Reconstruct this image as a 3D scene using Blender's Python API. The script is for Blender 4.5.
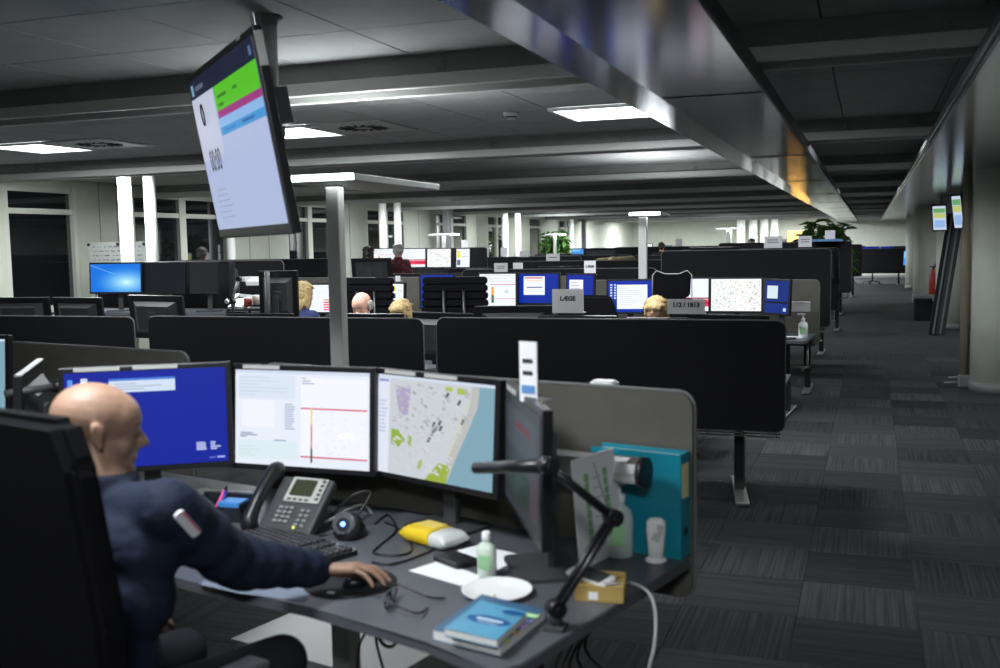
import bpy, bmesh, math, random
import numpy as np
from mathutils import Vector, Matrix, Euler
random.seed(7)
PI = math.pi
for _o in list(bpy.data.objects):
    bpy.data.objects.remove(_o, do_unlink=True)
SC = bpy.context.scene
COL = SC.collection

# ------------------------------------------------------------------ camera
H = 1.65
FPX = 1017.0
_vy = np.array([370., -96., FPX]); _vx = np.array([-2805., -39.4, FPX])
_Y = _vy / np.linalg.norm(_vy); _X = -(_vx - _vx.dot(_Y) * _Y); _X /= np.linalg.norm(_X)
_Z = np.cross(_X, _Y)
CR = np.array([_X, _Y, _Z])
cam_d = bpy.data.cameras.new('camera'); cam = bpy.data.objects.new('camera', cam_d); COL.objects.link(cam)
cam_d.sensor_width = 36.0; cam_d.lens = 36.0 * FPX / 1000.0
cam_d.clip_start = 0.05; cam_d.clip_end = 200
_m = Matrix(((CR[0][0], -CR[0][1], -CR[0][2], 0), (CR[1][0], -CR[1][1], -CR[1][2], 0), (CR[2][0], -CR[2][1], -CR[2][2], H), (0, 0, 0, 1)))
cam.matrix_world = _m
cam_d.dof.use_dof = True; cam_d.dof.focus_distance = 9.0; cam_d.dof.aperture_fstop = 3.2
SC.camera = cam

# ------------------------------------------------------------------ world, exposure
W = bpy.data.worlds.new('night'); SC.world = W; W.use_nodes = True
W.node_tree.nodes['Background'].inputs[0].default_value = (0.10, 0.13, 0.2, 1)
W.node_tree.nodes['Background'].inputs[1].default_value = 0.02
SC.view_settings.view_transform = 'Standard'
SC.view_settings.look = 'None'
SC.view_settings.exposure = 0.35
SC.view_settings.gamma = 1.0
SC.view_settings.use_curve_mapping = False

def area(name, loc, sx, sy, power, rot=(0, 0, 0), col=(0.93, 0.97, 1.0), parent=None, spread=PI):
    L = bpy.data.lights.new(name, 'AREA'); L.shape = 'RECTANGLE'; L.size = sx; L.size_y = sy
    L.energy = power; L.color = col; L.spread = spread
    o = bpy.data.objects.new(name, L); COL.objects.link(o); o.location = loc; o.rotation_euler = rot
    if parent is not None: o.parent = parent
    return o

# the ceiling panels that are lit: (x, y, watts)
LIT_PANELS = [(-1.835, 7.32, 42), (-4.435, 7.32, 42), (-7.035, 7.32, 46)]
ADDED_PANELS = [(0.115, 9.5, 12), (0.115, 17.3, 12), (-2.9, 5.5, 9), (-5.5, 5.5, 12), (-8.3, 9.6, 46), (-5.0, 9.6, 14), (-2.5, 9.6, 10), (-8.3, 13.5, 50), (-5.0, 13.5, 18), (-2.0, 13.5, 12), (-8.3, 17.4, 50), (-5.0, 17.4, 26), (-1.8, 17.4, 14), (-8.3, 21.3, 60), (-4.5, 21.3, 30), (-1.8, 21.3, 20),  # unseen panels added behind the beams and pillars to brighten the rows
                 (-8.3, 25.2, 60), (-4.5, 25.2, 34), (-8.3, 29.1, 60), (-4.5, 29.1, 40), (-1.6, 29.1, 26), (-8.3, 33.0, 60), (-4.5, 33.0, 50), (-8.5, 36.9, 110), (-5.0, 36.9, 110), (-1.8, 36.9, 80),
                 (-8.5, 41.5, 150), (-5.5, 41.5, 170), (-2.6, 42.3, 330), (-0.6, 41.5, 60), (3.0, 21.3, 18), (2.9, 30.0, 26), (2.9, 13.5, 12)]
BACK_PANELS = [(-1.835, 1.56, 48), (0.115, -0.6, 60), (-3.135, 0.84, 46), (2.2, 3.0, 10)]
for _x, _y, _w in LIT_PANELS + ADDED_PANELS + BACK_PANELS:
    area('ceiling_panel_light', (_x, _y, 2.56), 0.56, 0.6, _w)

# ------------------------------------------------------------------ materials
MATS = {}
def mat(name, col, rough=0.6, metal=0.0, emit=None, estr=0.0, bump=0.0, bscale=80.0, var=0.0, vscale=6.0, spec=0.5, trans=0.0, ior=1.45, coat=0.0, alpha=1.0):
    if name in MATS: return MATS[name]
    m = bpy.data.materials.new(name); m.use_nodes = True
    nt = m.node_tree; b = nt.nodes['Principled BSDF']
    b.inputs['Base Color'].default_value = (*col, 1); b.inputs['Roughness'].default_value = rough
    b.inputs['Metallic'].default_value = metal; b.inputs['IOR'].default_value = ior
    b.inputs['Specular IOR Level'].default_value = spec
    b.inputs['Transmission Weight'].default_value = trans; b.inputs['Coat Weight'].default_value = coat
    b.inputs['Alpha'].default_value = alpha
    if emit:
        b.inputs['Emission Color'].default_value = (*emit, 1); b.inputs['Emission Strength'].default_value = estr
    tc = nt.nodes.new('ShaderNodeTexCoord')
    if var > 0:
        n = nt.nodes.new('ShaderNodeTexNoise'); n.inputs['Scale'].default_value = vscale; n.inputs['Detail'].default_value = 5
        nt.links.new(tc.outputs['Object'], n.inputs['Vector'])
        r = nt.nodes.new('ShaderNodeValToRGB')
        r.color_ramp.elements[0].position = 0.3; r.color_ramp.elements[1].position = 0.7
        r.color_ramp.elements[0].color = (*[max(0, c * (1 - var)) for c in col], 1)
        r.color_ramp.elements[1].color = (*[min(1, c * (1 + var)) for c in col], 1)
        nt.links.new(n.outputs['Fac'], r.inputs['Fac']); nt.links.new(r.outputs['Color'], b.inputs['Base Color'])
    if bump > 0:
        n = nt.nodes.new('ShaderNodeTexNoise'); n.inputs['Scale'].default_value = bscale; n.inputs['Detail'].default_value = 3
        nt.links.new(tc.outputs['Object'], n.inputs['Vector'])
        bp = nt.nodes.new('ShaderNodeBump'); bp.inputs['Strength'].default_value = bump; bp.inputs['Distance'].default_value = 0.01
        nt.links.new(n.outputs['Fac'], bp.inputs['Height']); nt.links.new(bp.outputs['Normal'], b.inputs['Normal'])
    MATS[name] = m
    return m

def glow(name, strength):
    """screen material: emission coloured per face by the 'col' attribute"""
    if name in MATS: return MATS[name]
    m = bpy.data.materials.new(name); m.use_nodes = True; nt = m.node_tree; b = nt.nodes['Principled BSDF']
    a = nt.nodes.new('ShaderNodeAttribute'); a.attribute_name = 'col'
    b.inputs['Base Color'].default_value = (0.01, 0.01, 0.012, 1); b.inputs['Roughness'].default_value = 0.4; b.inputs['Specular IOR Level'].default_value = 0.15
    nt.links.new(a.outputs['Color'], b.inputs['Emission Color']); b.inputs['Emission Strength'].default_value = strength
    MATS[name] = m
    return m

def carpet_mat(name, base, cross):
    m = bpy.data.materials.new(name); m.use_nodes = True; nt = m.node_tree; b = nt.nodes['Principled BSDF']
    b.inputs['Roughness'].default_value = 0.95; b.inputs['Specular IOR Level'].default_value = 0.15
    tc = nt.nodes.new('ShaderNodeTexCoord'); oi = nt.nodes.new('ShaderNodeObjectInfo')
    mp = nt.nodes.new('ShaderNodeMapping'); mp.inputs['Scale'].default_value = (1.2, 26, 1) if cross else (75, 1.2, 1)
    ad = nt.nodes.new('ShaderNodeVectorMath'); ad.operation = 'ADD'
    nt.links.new(tc.outputs['Object'], ad.inputs[0]); nt.links.new(oi.outputs['Location'], ad.inputs[1])
    nt.links.new(ad.outputs[0], mp.inputs['Vector'])
    n = nt.nodes.new('ShaderNodeTexNoise'); n.inputs['Scale'].default_value = 1; n.inputs['Detail'].default_value = 3
    nt.links.new(mp.outputs[0], n.inputs['Vector'])
    r = nt.nodes.new('ShaderNodeValToRGB'); e = r.color_ramp.elements
    e[0].position = 0.35; e[0].color = (*[c * (0.8 if cross else 0.72) for c in base], 1); e[1].position = 0.65; e[1].color = (*[c * (1.2 if cross else 1.38) for c in base], 1)
    nt.links.new(n.outputs['Fac'], r.inputs['Fac'])
    ml = nt.nodes.new('ShaderNodeMath'); ml.operation = 'MULTIPLY_ADD'; ml.inputs[1].default_value = 0.7; ml.inputs[2].default_value = 0.65
    nt.links.new(oi.outputs['Random'], ml.inputs[0])
    mx = nt.nodes.new('ShaderNodeVectorMath'); mx.operation = 'SCALE'
    nt.links.new(r.outputs['Color'], mx.inputs[0]); nt.links.new(ml.outputs[0], mx.inputs['Scale'])
    nt.links.new(mx.outputs[0], b.inputs['Base Color'])
    n2 = nt.nodes.new('ShaderNodeTexNoise'); n2.inputs['Scale'].default_value = 350
    nt.links.new(tc.outputs['Object'], n2.inputs['Vector'])
    bp = nt.nodes.new('ShaderNodeBump'); bp.inputs['Strength'].default_value = 0.5; bp.inputs['Distance'].default_value = 0.004
    nt.links.new(n2.outputs['Fac'], bp.inputs['Height']); nt.links.new(bp.outputs['Normal'], b.inputs['Normal'])
    MATS[name] = m
    return m

C_A = carpet_mat('carpet_striped', (0.053, 0.053, 0.056), False)
C_B = carpet_mat('carpet_cross', (0.048, 0.048, 0.05), True)
M_ceil = mat('ceiling_tile', (0.42, 0.43, 0.42), 0.9, var=0.06, bump=0.05, bscale=200)
M_slab = mat('ceiling_grid', (0.16, 0.16, 0.16), 0.9)
M_beam = mat('beam_grey', (0.26, 0.27, 0.26), 0.7, var=0.08)
M_rail = mat('rail_white', (0.62, 0.63, 0.60), 0.35, metal=0.0, spec=0.6)
M_duct = mat('brushed_duct', (0.30, 0.33, 0.38), 0.15, metal=0.95, bump=0.004, bscale=3.0, var=0.1, vscale=2.0)
M_wall = mat('wall_paint', (0.56, 0.59, 0.50), 0.85, var=0.03)
M_frame = mat('window_paint', (0.60, 0.62, 0.54), 0.5)
M_glass = mat('night_glass', (0.006, 0.008, 0.010), 0.03, spec=0.9, ior=1.9)
M_col = mat('column_paint', (0.68, 0.72, 0.64), 0.6, var=0.03)
M_pole = mat('pole_white', (0.80, 0.82, 0.78), 0.45)
M_fab = mat('partition_fabric', (0.017, 0.017, 0.019), 0.95, bump=0.15, bscale=400, spec=0.2)
M_fabg = mat('partition_fabric_grey', (0.11, 0.105, 0.093), 0.95, bump=0.15, bscale=400, var=0.08, spec=0.2)
M_trim = mat('partition_trim', (0.16, 0.16, 0.16), 0.5)
M_blk = mat('black_plastic', (0.012, 0.012, 0.014), 0.35)
M_blk2 = mat('matt_black', (0.010, 0.010, 0.012), 0.75)
M_dgrey = mat('dark_grey_plastic', (0.05, 0.052, 0.056), 0.45)
M_grey = mat('mid_grey_plastic', (0.22, 0.23, 0.23), 0.45)
M_lgrey = mat('light_grey', (0.5, 0.5, 0.48), 0.5)
M_alu = mat('aluminium', (0.6, 0.6, 0.58), 0.3, metal=0.9)
M_steel = mat('brushed_steel', (0.42, 0.43, 0.45), 0.28, metal=1.0)
M_desk = mat('desk_top', (0.085, 0.092, 0.105), 0.38, spec=0.5, var=0.08, vscale=12)
M_edge = mat('desk_edge', (0.03, 0.03, 0.035), 0.5)
M_white = mat('white_plastic', (0.8, 0.8, 0.8), 0.4)
M_paper = mat('white_paper', (0.85, 0.86, 0.88), 0.8)
M_lens = mat('lamp_diffuser', (0.9, 0.9, 0.9), 0.5, emit=(0.93, 0.97, 1.0), estr=7.0)
M_chair = mat('chair_leather', (0.0035, 0.0035, 0.005), 0.8, spec=0.12)
M_skin = mat('skin_tone', (0.30, 0.18, 0.125), 0.5, var=0.12, vscale=25, bump=0.06, bscale=150)
M_skin2 = mat('skin_light', (0.62, 0.36, 0.26), 0.5, var=0.1, vscale=25)
M_navy = mat('navy_cloth', (0.0075, 0.013, 0.031), 0.8, bump=0.25, bscale=60, var=0.15, vscale=20, spec=0.3)
M_trou = mat('dark_trousers', (0.008, 0.009, 0.014), 0.85)
M_ink = mat('black_ink', (0.02, 0.02, 0.02), 0.7)
M_off = mat('screen_off', (0.010, 0.011, 0.016), 0.3)
S_near = glow('screen_near', 0.84)
S_far = glow('screen_far', 0.9)

# ------------------------------------------------------------------ geometry helpers
def V(*a): return Vector(a)
def box(bm, c, s, rot=None, mi=0, bev=0.0):
    r = bmesh.ops.create_cube(bm, size=1.0)
    vs = r['verts']
    M = Matrix.Translation(Vector(c))
    if rot is not None: M = M @ (rot if isinstance(rot, Matrix) else Euler(rot).to_matrix().to_4x4())
    M = M @ Matrix.Diagonal((*s, 1))
    bmesh.ops.transform(bm, matrix=M, verts=vs)
    fs = set(f for v in vs for f in v.link_faces)
    for f in fs: f.material_index = mi
    if bev > 0:
        es = list(set(e for v in vs for e in v.link_edges))
        rr = bmesh.ops.bevel(bm, geom=es, offset=bev, segments=2, affect='EDGES', profile=0.5)
        for f in rr['faces']: f.material_index = mi
def rod(bm, a, b, r1, r2=None, seg=12, mi=0, caps=True):
    a, b = Vector(a), Vector(b); d = b - a
    if d.length < 1e-6: return
    if r2 is None: r2 = r1
    q = d.to_track_quat('Z', 'Y'); A, Bq = [], []
    for k in range(seg):
        u = q @ Vector((math.cos(2 * PI * k / seg), math.sin(2 * PI * k / seg), 0)); A.append(bm.verts.new(a + u * r1)); Bq.append(bm.verts.new(b + u * r2))
    for k in range(seg):
        f = bm.faces.new((A[k], A[(k + 1) % seg], Bq[(k + 1) % seg], Bq[k])); f.smooth = True; f.material_index = mi
    if caps:
        bm.faces.new(list(reversed(A))).material_index = mi; bm.faces.new(Bq).material_index = mi
def tube(bm, pts, r, seg=8, mi=0, closed=False):
    pts = [Vector(p) for p in pts]; n = len(pts); rings = []
    up = Vector((0, 0, 1)); prev = None
    for i, p in enumerate(pts):
        t = (pts[(i + 1) % n if closed else min(i + 1, n - 1)] - pts[(i - 1) % n if closed else max(i - 1, 0)]).normalized()
        a = prev if prev is not None else (up if abs(t.z) < 0.9 else Vector((1, 0, 0)))
        s = t.cross(a)
        if s.length < 1e-5: s = t.cross(Vector((1, 0, 0)))
        s.normalize(); u = s.cross(t).normalized(); prev = u
        rr = r[i] if isinstance(r, (list, tuple)) else r
        rings.append([bm.verts.new(p + (s * math.cos(2 * PI * k / seg) + u * math.sin(2 * PI * k / seg)) * rr) for k in range(seg)])
    for i in range(n if closed else n - 1):
        A, B = rings[i], rings[(i + 1) % n]
        for k in range(seg):
            f = bm.faces.new((A[k], A[(k + 1) % seg], B[(k + 1) % seg], B[k])); f.smooth = True; f.material_index = mi
    if not closed:
        for R in (rings[0], rings[-1]):
            try: bm.faces.new(R).material_index = mi
            except ValueError: pass
def spline(pts, n=6):
    P = [Vector(p) for p in pts]; out = []
    for i in range(len(P) - 1):
        p0, p1, p2, p3 = P[max(i - 1, 0)], P[i], P[i + 1], P[min(i + 2, len(P) - 1)]
        for k in range(n):
            t = k / n
            out.append(0.5 * ((2 * p1) + (-p0 + p2) * t + (2 * p0 - 5 * p1 + 4 * p2 - p3) * t * t + (-p0 + 3 * p1 - 3 * p2 + p3) * t ** 3))
    out.append(P[-1]); return out
def lathe(bm, prof, seg=24, mi=0, loc=(0, 0, 0), sx=1.0, sy=1.0):
    loc = Vector(loc); rings = []
    for r, z in prof:
        if r < 1e-6: rings.append([bm.verts.new(loc + Vector((0, 0, z)))])
        else: rings.append([bm.verts.new(loc + Vector((r * sx * math.cos(2 * PI * k / seg), r * sy * math.sin(2 * PI * k / seg), z))) for k in range(seg)])
    for A, B in zip(rings, rings[1:]):
        for k in range(seg):
            a, b = A[k % len(A)], A[(k + 1) % len(A)]; c, d = B[(k + 1) % len(B)], B[k % len(B)]
            vs = []
            for v in (a, b, c, d):
                if v not in vs: vs.append(v)
            if len(vs) >= 3:
                try:
                    f = bm.faces.new(vs); f.smooth = True; f.material_index = mi
                except ValueError: pass
def prism(bm, pts2, z0, z1, mi=0, M=None):
    """extrude polygon in local xy from z0 to z1"""
    a = [bm.verts.new((x, y, z0)) for x, y in pts2]; b = [bm.verts.new((x, y, z1)) for x, y in pts2]
    n = len(pts2)
    fs = [bm.faces.new(list(reversed(a))), bm.faces.new(b)]
    for i in range(n): fs.append(bm.faces.new((a[i], a[(i + 1) % n], b[(i + 1) % n], b[i])))
    for f in fs: f.material_index = mi
    if M is not None: bmesh.ops.transform(bm, matrix=M, verts=a + b)
    return fs
def rrect(w, h, r, n=4, cx=0, cy=0, corners=(1, 1, 1, 1)):
    out = []
    for i, (sx, sy, a0) in enumerate(((1, 1, 0), (-1, 1, 90), (-1, -1, 180), (1, -1, 270))):
        if not corners[i]: out.append((cx + sx * w / 2, cy + sy * h / 2)); continue
        for k in range(n + 1):
            a = math.radians(a0 + 90 * k / n)
            out.append((cx + sx * (w / 2 - r) + r * math.cos(a), cy + sy * (h / 2 - r) + r * math.sin(a)))
    return out
MXZ = Matrix(((1, 0, 0, 0), (0, 0, 1, 0), (0, 1, 0, 0), (0, 0, 0, 1)))   # local xy -> xz, extrusion -> +y (mirrors: fix normals)
def obj(name, bm, m, parent=None, smooth=False, kind=None):
    bmesh.ops.recalc_face_normals(bm, faces=bm.faces)
    me = bpy.data.meshes.new(name); bm.to_mesh(me); bm.free()
    for k in (m if isinstance(m, (list, tuple)) else [m]): me.materials.append(k)
    if smooth:
        for p in me.polygons: p.use_smooth = True
    o = bpy.data.objects.new(name, me); COL.objects.link(o)
    if parent is not None: o.parent = parent
    if kind: o['kind'] = kind
    return o
def B(): return bmesh.new()
def thing(name, label, cat, loc=(0, 0, 0), rz=0.0, group=None, rot=None):
    o = bpy.data.objects.new(name, None); COL.objects.link(o); o.empty_display_size = 0.1
    o.location = loc; o.rotation_euler = rot if rot is not None else (0, 0, rz)
    o['label'] = label; o['category'] = cat
    if group: o['group'] = group
    return o
def tag(o, label, cat, group=None):
    o['label'] = label; o['category'] = cat
    if group: o['group'] = group
    return o
def copy_tree(o, parent=None):
    c = o.copy(); COL.objects.link(c)
    if parent is not None: c.parent = parent
    for ch in KIDS.get(o.name, None) or o.children: copy_tree(ch, c)
    return c
KIDS = {}
def dup(o, loc, rz=0.0, label=None, group=None):
    c = copy_tree(o); c.location = loc; c.rotation_euler = (0, 0, rz)
    if label: c['label'] = label
    if group: c['group'] = group
    elif 'group' in c: del c['group']
    return c
def boxo(name, c, s, m, parent=None, bev=0.0, rot=None, kind=None):
    bm = B(); box(bm, c, s, rot, 0, bev); return obj(name, bm, m, parent, kind=kind)
def ray(u, v): return CR @ np.array([u - 500.0, v - 334.0, FPX])
def atY(u, v, y): d = ray(u, v); return Vector((d[0] * y / d[1], y, H + d[2] * y / d[1]))
def atZ(u, v, z=0.74): d = ray(u, v); t = (z - H) / d[2]; return Vector((d[0] * t, d[1] * t, z))
def text(name, s, size, M, m, parent=None, align='CENTER', bold=0.0, ext=0.0003):
    c = bpy.data.curves.new(name, 'FONT'); c.body = s; c.size = size; c.align_x = align; c.align_y = 'CENTER'
    c.extrude = ext; c.offset = bold; c.resolution_u = 2
    c.materials.append(m)
    q = bpy.data.objects.new('tmp', c); COL.objects.link(q)
    me = bpy.data.meshes.new_from_object(q.evaluated_get(bpy.context.evaluated_depsgraph_get())); bpy.data.objects.remove(q); bpy.data.curves.remove(c)
    me.name = name; o = bpy.data.objects.new(name, me); COL.objects.link(o); o.matrix_world = M
    if parent is not None:
        o.parent = parent; o.matrix_parent_inverse = Matrix.Identity(4); o.matrix_local = M
    return o
def remeshed(o, voxel, it=5, fac=0.6):
    r = o.modifiers.new('remesh', 'REMESH'); r.mode = 'VOXEL'; r.voxel_size = voxel; r.use_smooth_shade = True
    s = o.modifiers.new('smooth', 'SMOOTH'); s.factor = fac; s.iterations = it
    return o
_SPH = {}
def ball(bm, c, r, M=None, seg=16):
    if seg not in _SPH:
        nv = max(6, seg // 2); vs = [(0, 0, 1)]
        for i in range(1, nv):
            t = PI * i / nv
            for k in range(seg): a = 2 * PI * k / seg; vs.append((math.sin(t) * math.cos(a), math.sin(t) * math.sin(a), math.cos(t)))
        vs.append((0, 0, -1)); fs = [(0, 1 + k, 1 + (k + 1) % seg) for k in range(seg)]
        for i in range(nv - 2):
            for k in range(seg): A = 1 + i * seg; fs.append((A + k, A + seg + k, A + seg + (k + 1) % seg, A + (k + 1) % seg))
        A = 1 + (nv - 2) * seg; fs += [(A + k, len(vs) - 1, A + (k + 1) % seg) for k in range(seg)]
        _SPH[seg] = ([Vector(v) for v in vs], fs)
    vs, fs = _SPH[seg]; rr = r if isinstance(r, (tuple, list)) else (r, r, r)
    T = Matrix.Translation(Vector(c)) @ (M if M is not None else Matrix.Identity(4)) @ Matrix.Diagonal((*rr, 1))
    nv = [bm.verts.new(T @ v) for v in vs]
    for f in fs: bm.faces.new([nv[i] for i in f])
def cap(bm, a, b, r1, r2, seg=14):
    ball(bm, a, r1, seg=seg); ball(bm, b, r2, seg=seg); rod(bm, a, b, r1, r2, seg=seg)
# ================================================================== the room
def struct(name, bm, m, parent=None): return obj(name, bm, m, parent, kind='structure' if parent is None else None)
floor = boxo('floor', (-3.0, 20.0, -0.05), (14.6, 53.0, 0.094), mat('carpet_under', (0.028, 0.028, 0.031), 0.95, var=0.25, vscale=3), kind='structure')
# carpet tiles, the ones near enough to pick apart
_ta = B(); box(_ta, (0, 0, 0), (0.4985, 0.4985, 0.008), bev=0.001); ta = obj('carpet_tile', _ta, C_A, floor)
_ta_me = ta.data; _tb = ta.data.copy(); _tb.materials.clear(); _tb.materials.append(C_B)
first = True
for j in range(28):
    y = 1.75 + 0.5 * j
    for i in range(12):
        x = -4.03 + 0.5 * i
        if x > 1.6: continue
        if y < 3.4 and x < -3: continue
        if y > 6.3 and x < -1.6: continue
        if y > 11 and x < -1.1: continue
        if y > 7.5 and x > 1.6: continue
        o = ta if first else ta.copy()
        if not first: COL.objects.link(o); o.parent = floor
        first = False
        o.data = _tb if (i + j) % 2 else _ta_me
        o.location = (x, y, 0.0)
ceil = boxo('ceiling', (-3.0, 20.0, 2.665), (14.6, 53.0, 0.1), M_slab, kind='structure')
boxo('far_panels', (-3.0, 27.7, 2.607), (13.9, 37.0, 0.014), M_ceil, ceil)
_t = B(); box(_t, (0, 0, 0), (0.642, 0.712, 0.014), bev=0.002); tile0 = obj('ceiling_tile', _t, M_ceil, ceil)
first = True; TX = [-9.635 + 0.65 * k for k in range(21)]
panels = [(-1.835, 7.32), (-4.435, 7.32), (-7.035, 7.32)]; vents = [(-3.785, 7.32), (-6.385, 7.32), (0.115, 8.04)]
for j in range(-1, 11):
    y = 1.56 + 0.72 * j
    for x in TX:
        if 4.75 < y - 0.36 and y + 0.36 < 5.25: continue
        if any(abs(x - a) < 0.1 and abs(y - b) < 0.1 for a, b in panels + vents[:2]): continue
        o = tile0 if first else tile0.copy()
        if not first: COL.objects.link(o); o.parent = ceil
        first = False; o.location = (x, y, 2.607)
boxo('rear_panels', (-3.0, -2.9, 2.607), (13.9, 6.5, 0.014), M_ceil, ceil)
for k in range(-2, 10):
    y = 4.72 + 3.9 * k
    bm = B(); box(bm, (-3.1, y + 0.24, 2.537), (13.8, 0.48, 0.126)); bo = struct('ceiling_beam', bm, M_beam)
    boxo('rail', (-3.1, y - 0.02, 2.465), (13.8, 0.035, 0.065), M_rail, bo, bev=0.006)
    boxo('rail', (-3.1, y + 0.24, 2.455), (13.8, 0.04, 0.045), M_rail, bo, bev=0.006)
    bm = B()
    for x in (-8.4, -5.6, -3.2, -2.0, -0.2, 0.3):
        box(bm, (x, y - 0.008, 2.54), (0.05, 0.02, 0.05), bev=0.004); rod(bm, (x, y - 0.015, 2.54), (x, y - 0.05, 2.52), 0.006, seg=6)
    obj('hanger_clip', bm, M_beam, bo)
def panel_light(x, y, label, lit=True):
    t = thing('ceiling_light', label, 'ceiling light', (x, y, 2.59))
    bm = B()
    for sx, sy, w, d in ((0, 0.335, 0.63, 0.03), (0, -0.335, 0.63, 0.03), (0.30, 0, 0.03, 0.64), (-0.30, 0, 0.03, 0.64)): box(bm, (sx, sy, 0.0), (w, d, 0.02))
    obj('frame', bm, M_white, t)
    boxo('diffuser', (0, 0, 0.004), (0.572, 0.642, 0.008), M_lens, t)
    return t
panel_light(-1.835, 7.32, 'square lit ceiling panel beside the long metal duct')
panel_light(-4.435, 7.32, 'square lit ceiling panel seen behind the hanging display')
panel_light(-7.035, 7.32, 'square lit ceiling panel furthest from the metal duct, by the window wall')
_nth = ['third', 'fourth', 'fifth', 'sixth', 'seventh', 'eighth', 'ninth', 'tenth', 'eleventh', 'twelfth']
for x, y, w in ADDED_PANELS:  # the added fill panels get the same fixture
    wh = 'by the window wall' if x < -7 else 'above the middle desks' if x < -4 else 'beside the aisle' if x < 0 else 'right over the aisle' if x < 2 else 'behind the round pillars'
    panel_light(x, y, 'added fill light panel behind the %s ceiling beam, %s' % (_nth[int((y - 4.72) / 3.9) - 1 if y > 8 else 0], wh if not (abs(x + 0.6) < 0.1) else 'at the far aisle end') + (' and row two' if 9 < y < 10 else ''))
for (x, y, w), wh in zip(BACK_PANELS, ('above the near desk', 'above the camera position', 'above the left neighbouring desk', 'right of the aisle before the first pillar')): panel_light(x, y, 'lit ceiling panel ' + wh)
def vent(x, y, label):
    t = thing('ceiling_vent', label, 'air vent', (x, y, 2.595))
    boxo('plate', (0, 0, 0), (0.63, 0.69, 0.012), M_lgrey, t)
    bm = B()
    for k in range(16):
        a = 2 * PI * k / 16; r0, r1 = 0.07, 0.2
        box(bm, ((r0 + r1) / 2 * math.cos(a), (r0 + r1) / 2 * math.sin(a), -0.008), (0.13, 0.022, 0.004), (0, 0, a + 0.35))
    obj('swirl_slots', bm, M_blk2, t)
    return t
vent(-3.785, 7.32, 'square swirl air vent next to the panel behind the hanging display')
vent(-6.385, 7.32, 'square swirl air vent next to the lit panel by the windows')
# smoke detector
t = thing('smoke_detector', 'small white smoke detector on the ceiling left of the lit square panel', 'smoke detector', (-2.45, 7.05, 2.6))
bm = B(); lathe(bm, [(0, -0.05), (0.035, -0.048), (0.04, -0.03), (0.055, -0.025), (0.058, 0.0), (0, 0)]); obj('body', bm, M_lgrey, t)
bm = B(); lathe(bm, [(0.041, -0.03), (0.043, -0.034), (0.040, -0.04)]); obj('sensor_ring', bm, M_blk, t)
# ducts
def duct(name, label, prof, y0, y1):
    t = thing(name, label, 'air duct', (0, 0, 0))
    bm = B(); prism(bm, prof, -y1, -y0, M=Matrix(((1, 0, 0, 0), (0, 0, -1, 0), (0, 1, 0, 0), (0, 0, 0, 1)))); obj('casing', bm, M_duct, t)
    return t
d = duct('air_duct', 'long brushed metal air duct on the desk side of the aisle', [(-1.19, 2.362), (-1.19, 2.425), (-0.50, 2.425), (-0.475, 2.36), (-0.48, 2.345), (-0.965, 2.345)], -4.5, 44.9)
boxo('edge_strip', (-0.482, 20.2, 2.39), (0.02, 49.4, 0.07), M_dgrey, d)
bm = B()
for k in range(12): box(bm, (-0.72, 1.1 + 3.9 * k, 2.343), (0.47, 0.006, 0.004))
obj('seam', bm, M_dgrey, d)
d = duct('air_duct', 'brushed metal air duct above the row of round pillars', [(0.427, 2.345), (0.40, 2.37), (0.43, 2.425), (2.2, 2.425), (2.2, 2.345)], -4.5, 44.9)
boxo('edge_strip', (0.418, 20.2, 2.39), (0.02, 49.4, 0.07), M_dgrey, d)
# pillars
def pillar(x, y, r, ht=2.343):
    bm = B(); rod(bm, (x, y, 0.0), (x, y, ht), r, seg=40); p = struct('pillar', bm, M_col)
    bm = B(); rod(bm, (x, y, 0.0), (x, y, 0.11), r + 0.012, seg=40); obj('base_skirting', bm, M_grey, p)
pillar(1.36, 11.95, 0.33); pillar(1.45, 19.9, 0.33); pillar(1.40, 25.1, 0.36); pillar(1.36, 27.7, 0.33); pillar(1.42, 35.4, 0.33)
# walls
wl = B(); wins = [(9.75, 10.98), (12.05, 14.4), (16.2, 17.9), (19.35, 21.25), (23.0, 25.1), (26.6, 28.2), (30.3, 31.6), (33.6, 35.4)]
XL = -10.0
ys = [-6.2] + [v for w in wins for v in w] + [45.2]
for a, b in zip(ys[0::2], ys[1::2]): box(wl, (XL - 0.15, (a + b) / 2, 1.3), (0.3, b - a, 2.6))
for a, b in wins:
    box(wl, (XL - 0.15, (a + b) / 2, 0.45), (0.3, b - a, 0.9)); box(wl, (XL - 0.15, (a + b) / 2, 2.545), (0.3, b - a, 0.11))
wall_left = struct('wall_left', wl, M_wall)
for y in (11.4, 11.75, 15.0, 15.6, 18.6, 22.0, 25.8, 29.0): boxo('panel_joint', (XL + 0.002, y, 1.3), (0.008, 0.012, 2.6), M_grey, wall_left)
for n, (a, b) in enumerate(wins):
    w = bpy.data.objects.new('window_%d' % (n + 1), None); COL.objects.link(w); w['kind'] = 'structure'; w.location = (XL, (a + b) / 2, 0.9)
    L = b - a; hh = 1.59
    bm = B(); t_ = 0.07
    for z in (0.03, 1.28, hh - 0.03): box(bm, (-0.06, 0, z), (0.09, L, t_))
    nm = 1 if L < 1.5 else 2
    for k in range(nm + 1): box(bm, (-0.055, -L / 2 + 0.035 + (L - 0.07) * k / nm, hh / 2), (0.102, 0.07 if k in (0, nm) else 0.16, hh))
    obj('window_frame', bm, M_frame, w)
    for k in range(nm):
        cy = -L / 2 + L * (k + 0.5) / nm
        for z, h2 in ((0.655, 1.18), (1.42, 0.21)): boxo('pane', (-0.07, cy, z), (0.01, L / nm - 0.1, h2), M_glass, w)
boxo('wall_far', (-3.0, 45.25, 1.3), (14.6, 0.3, 2.6), M_wall, kind='structure')
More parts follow.
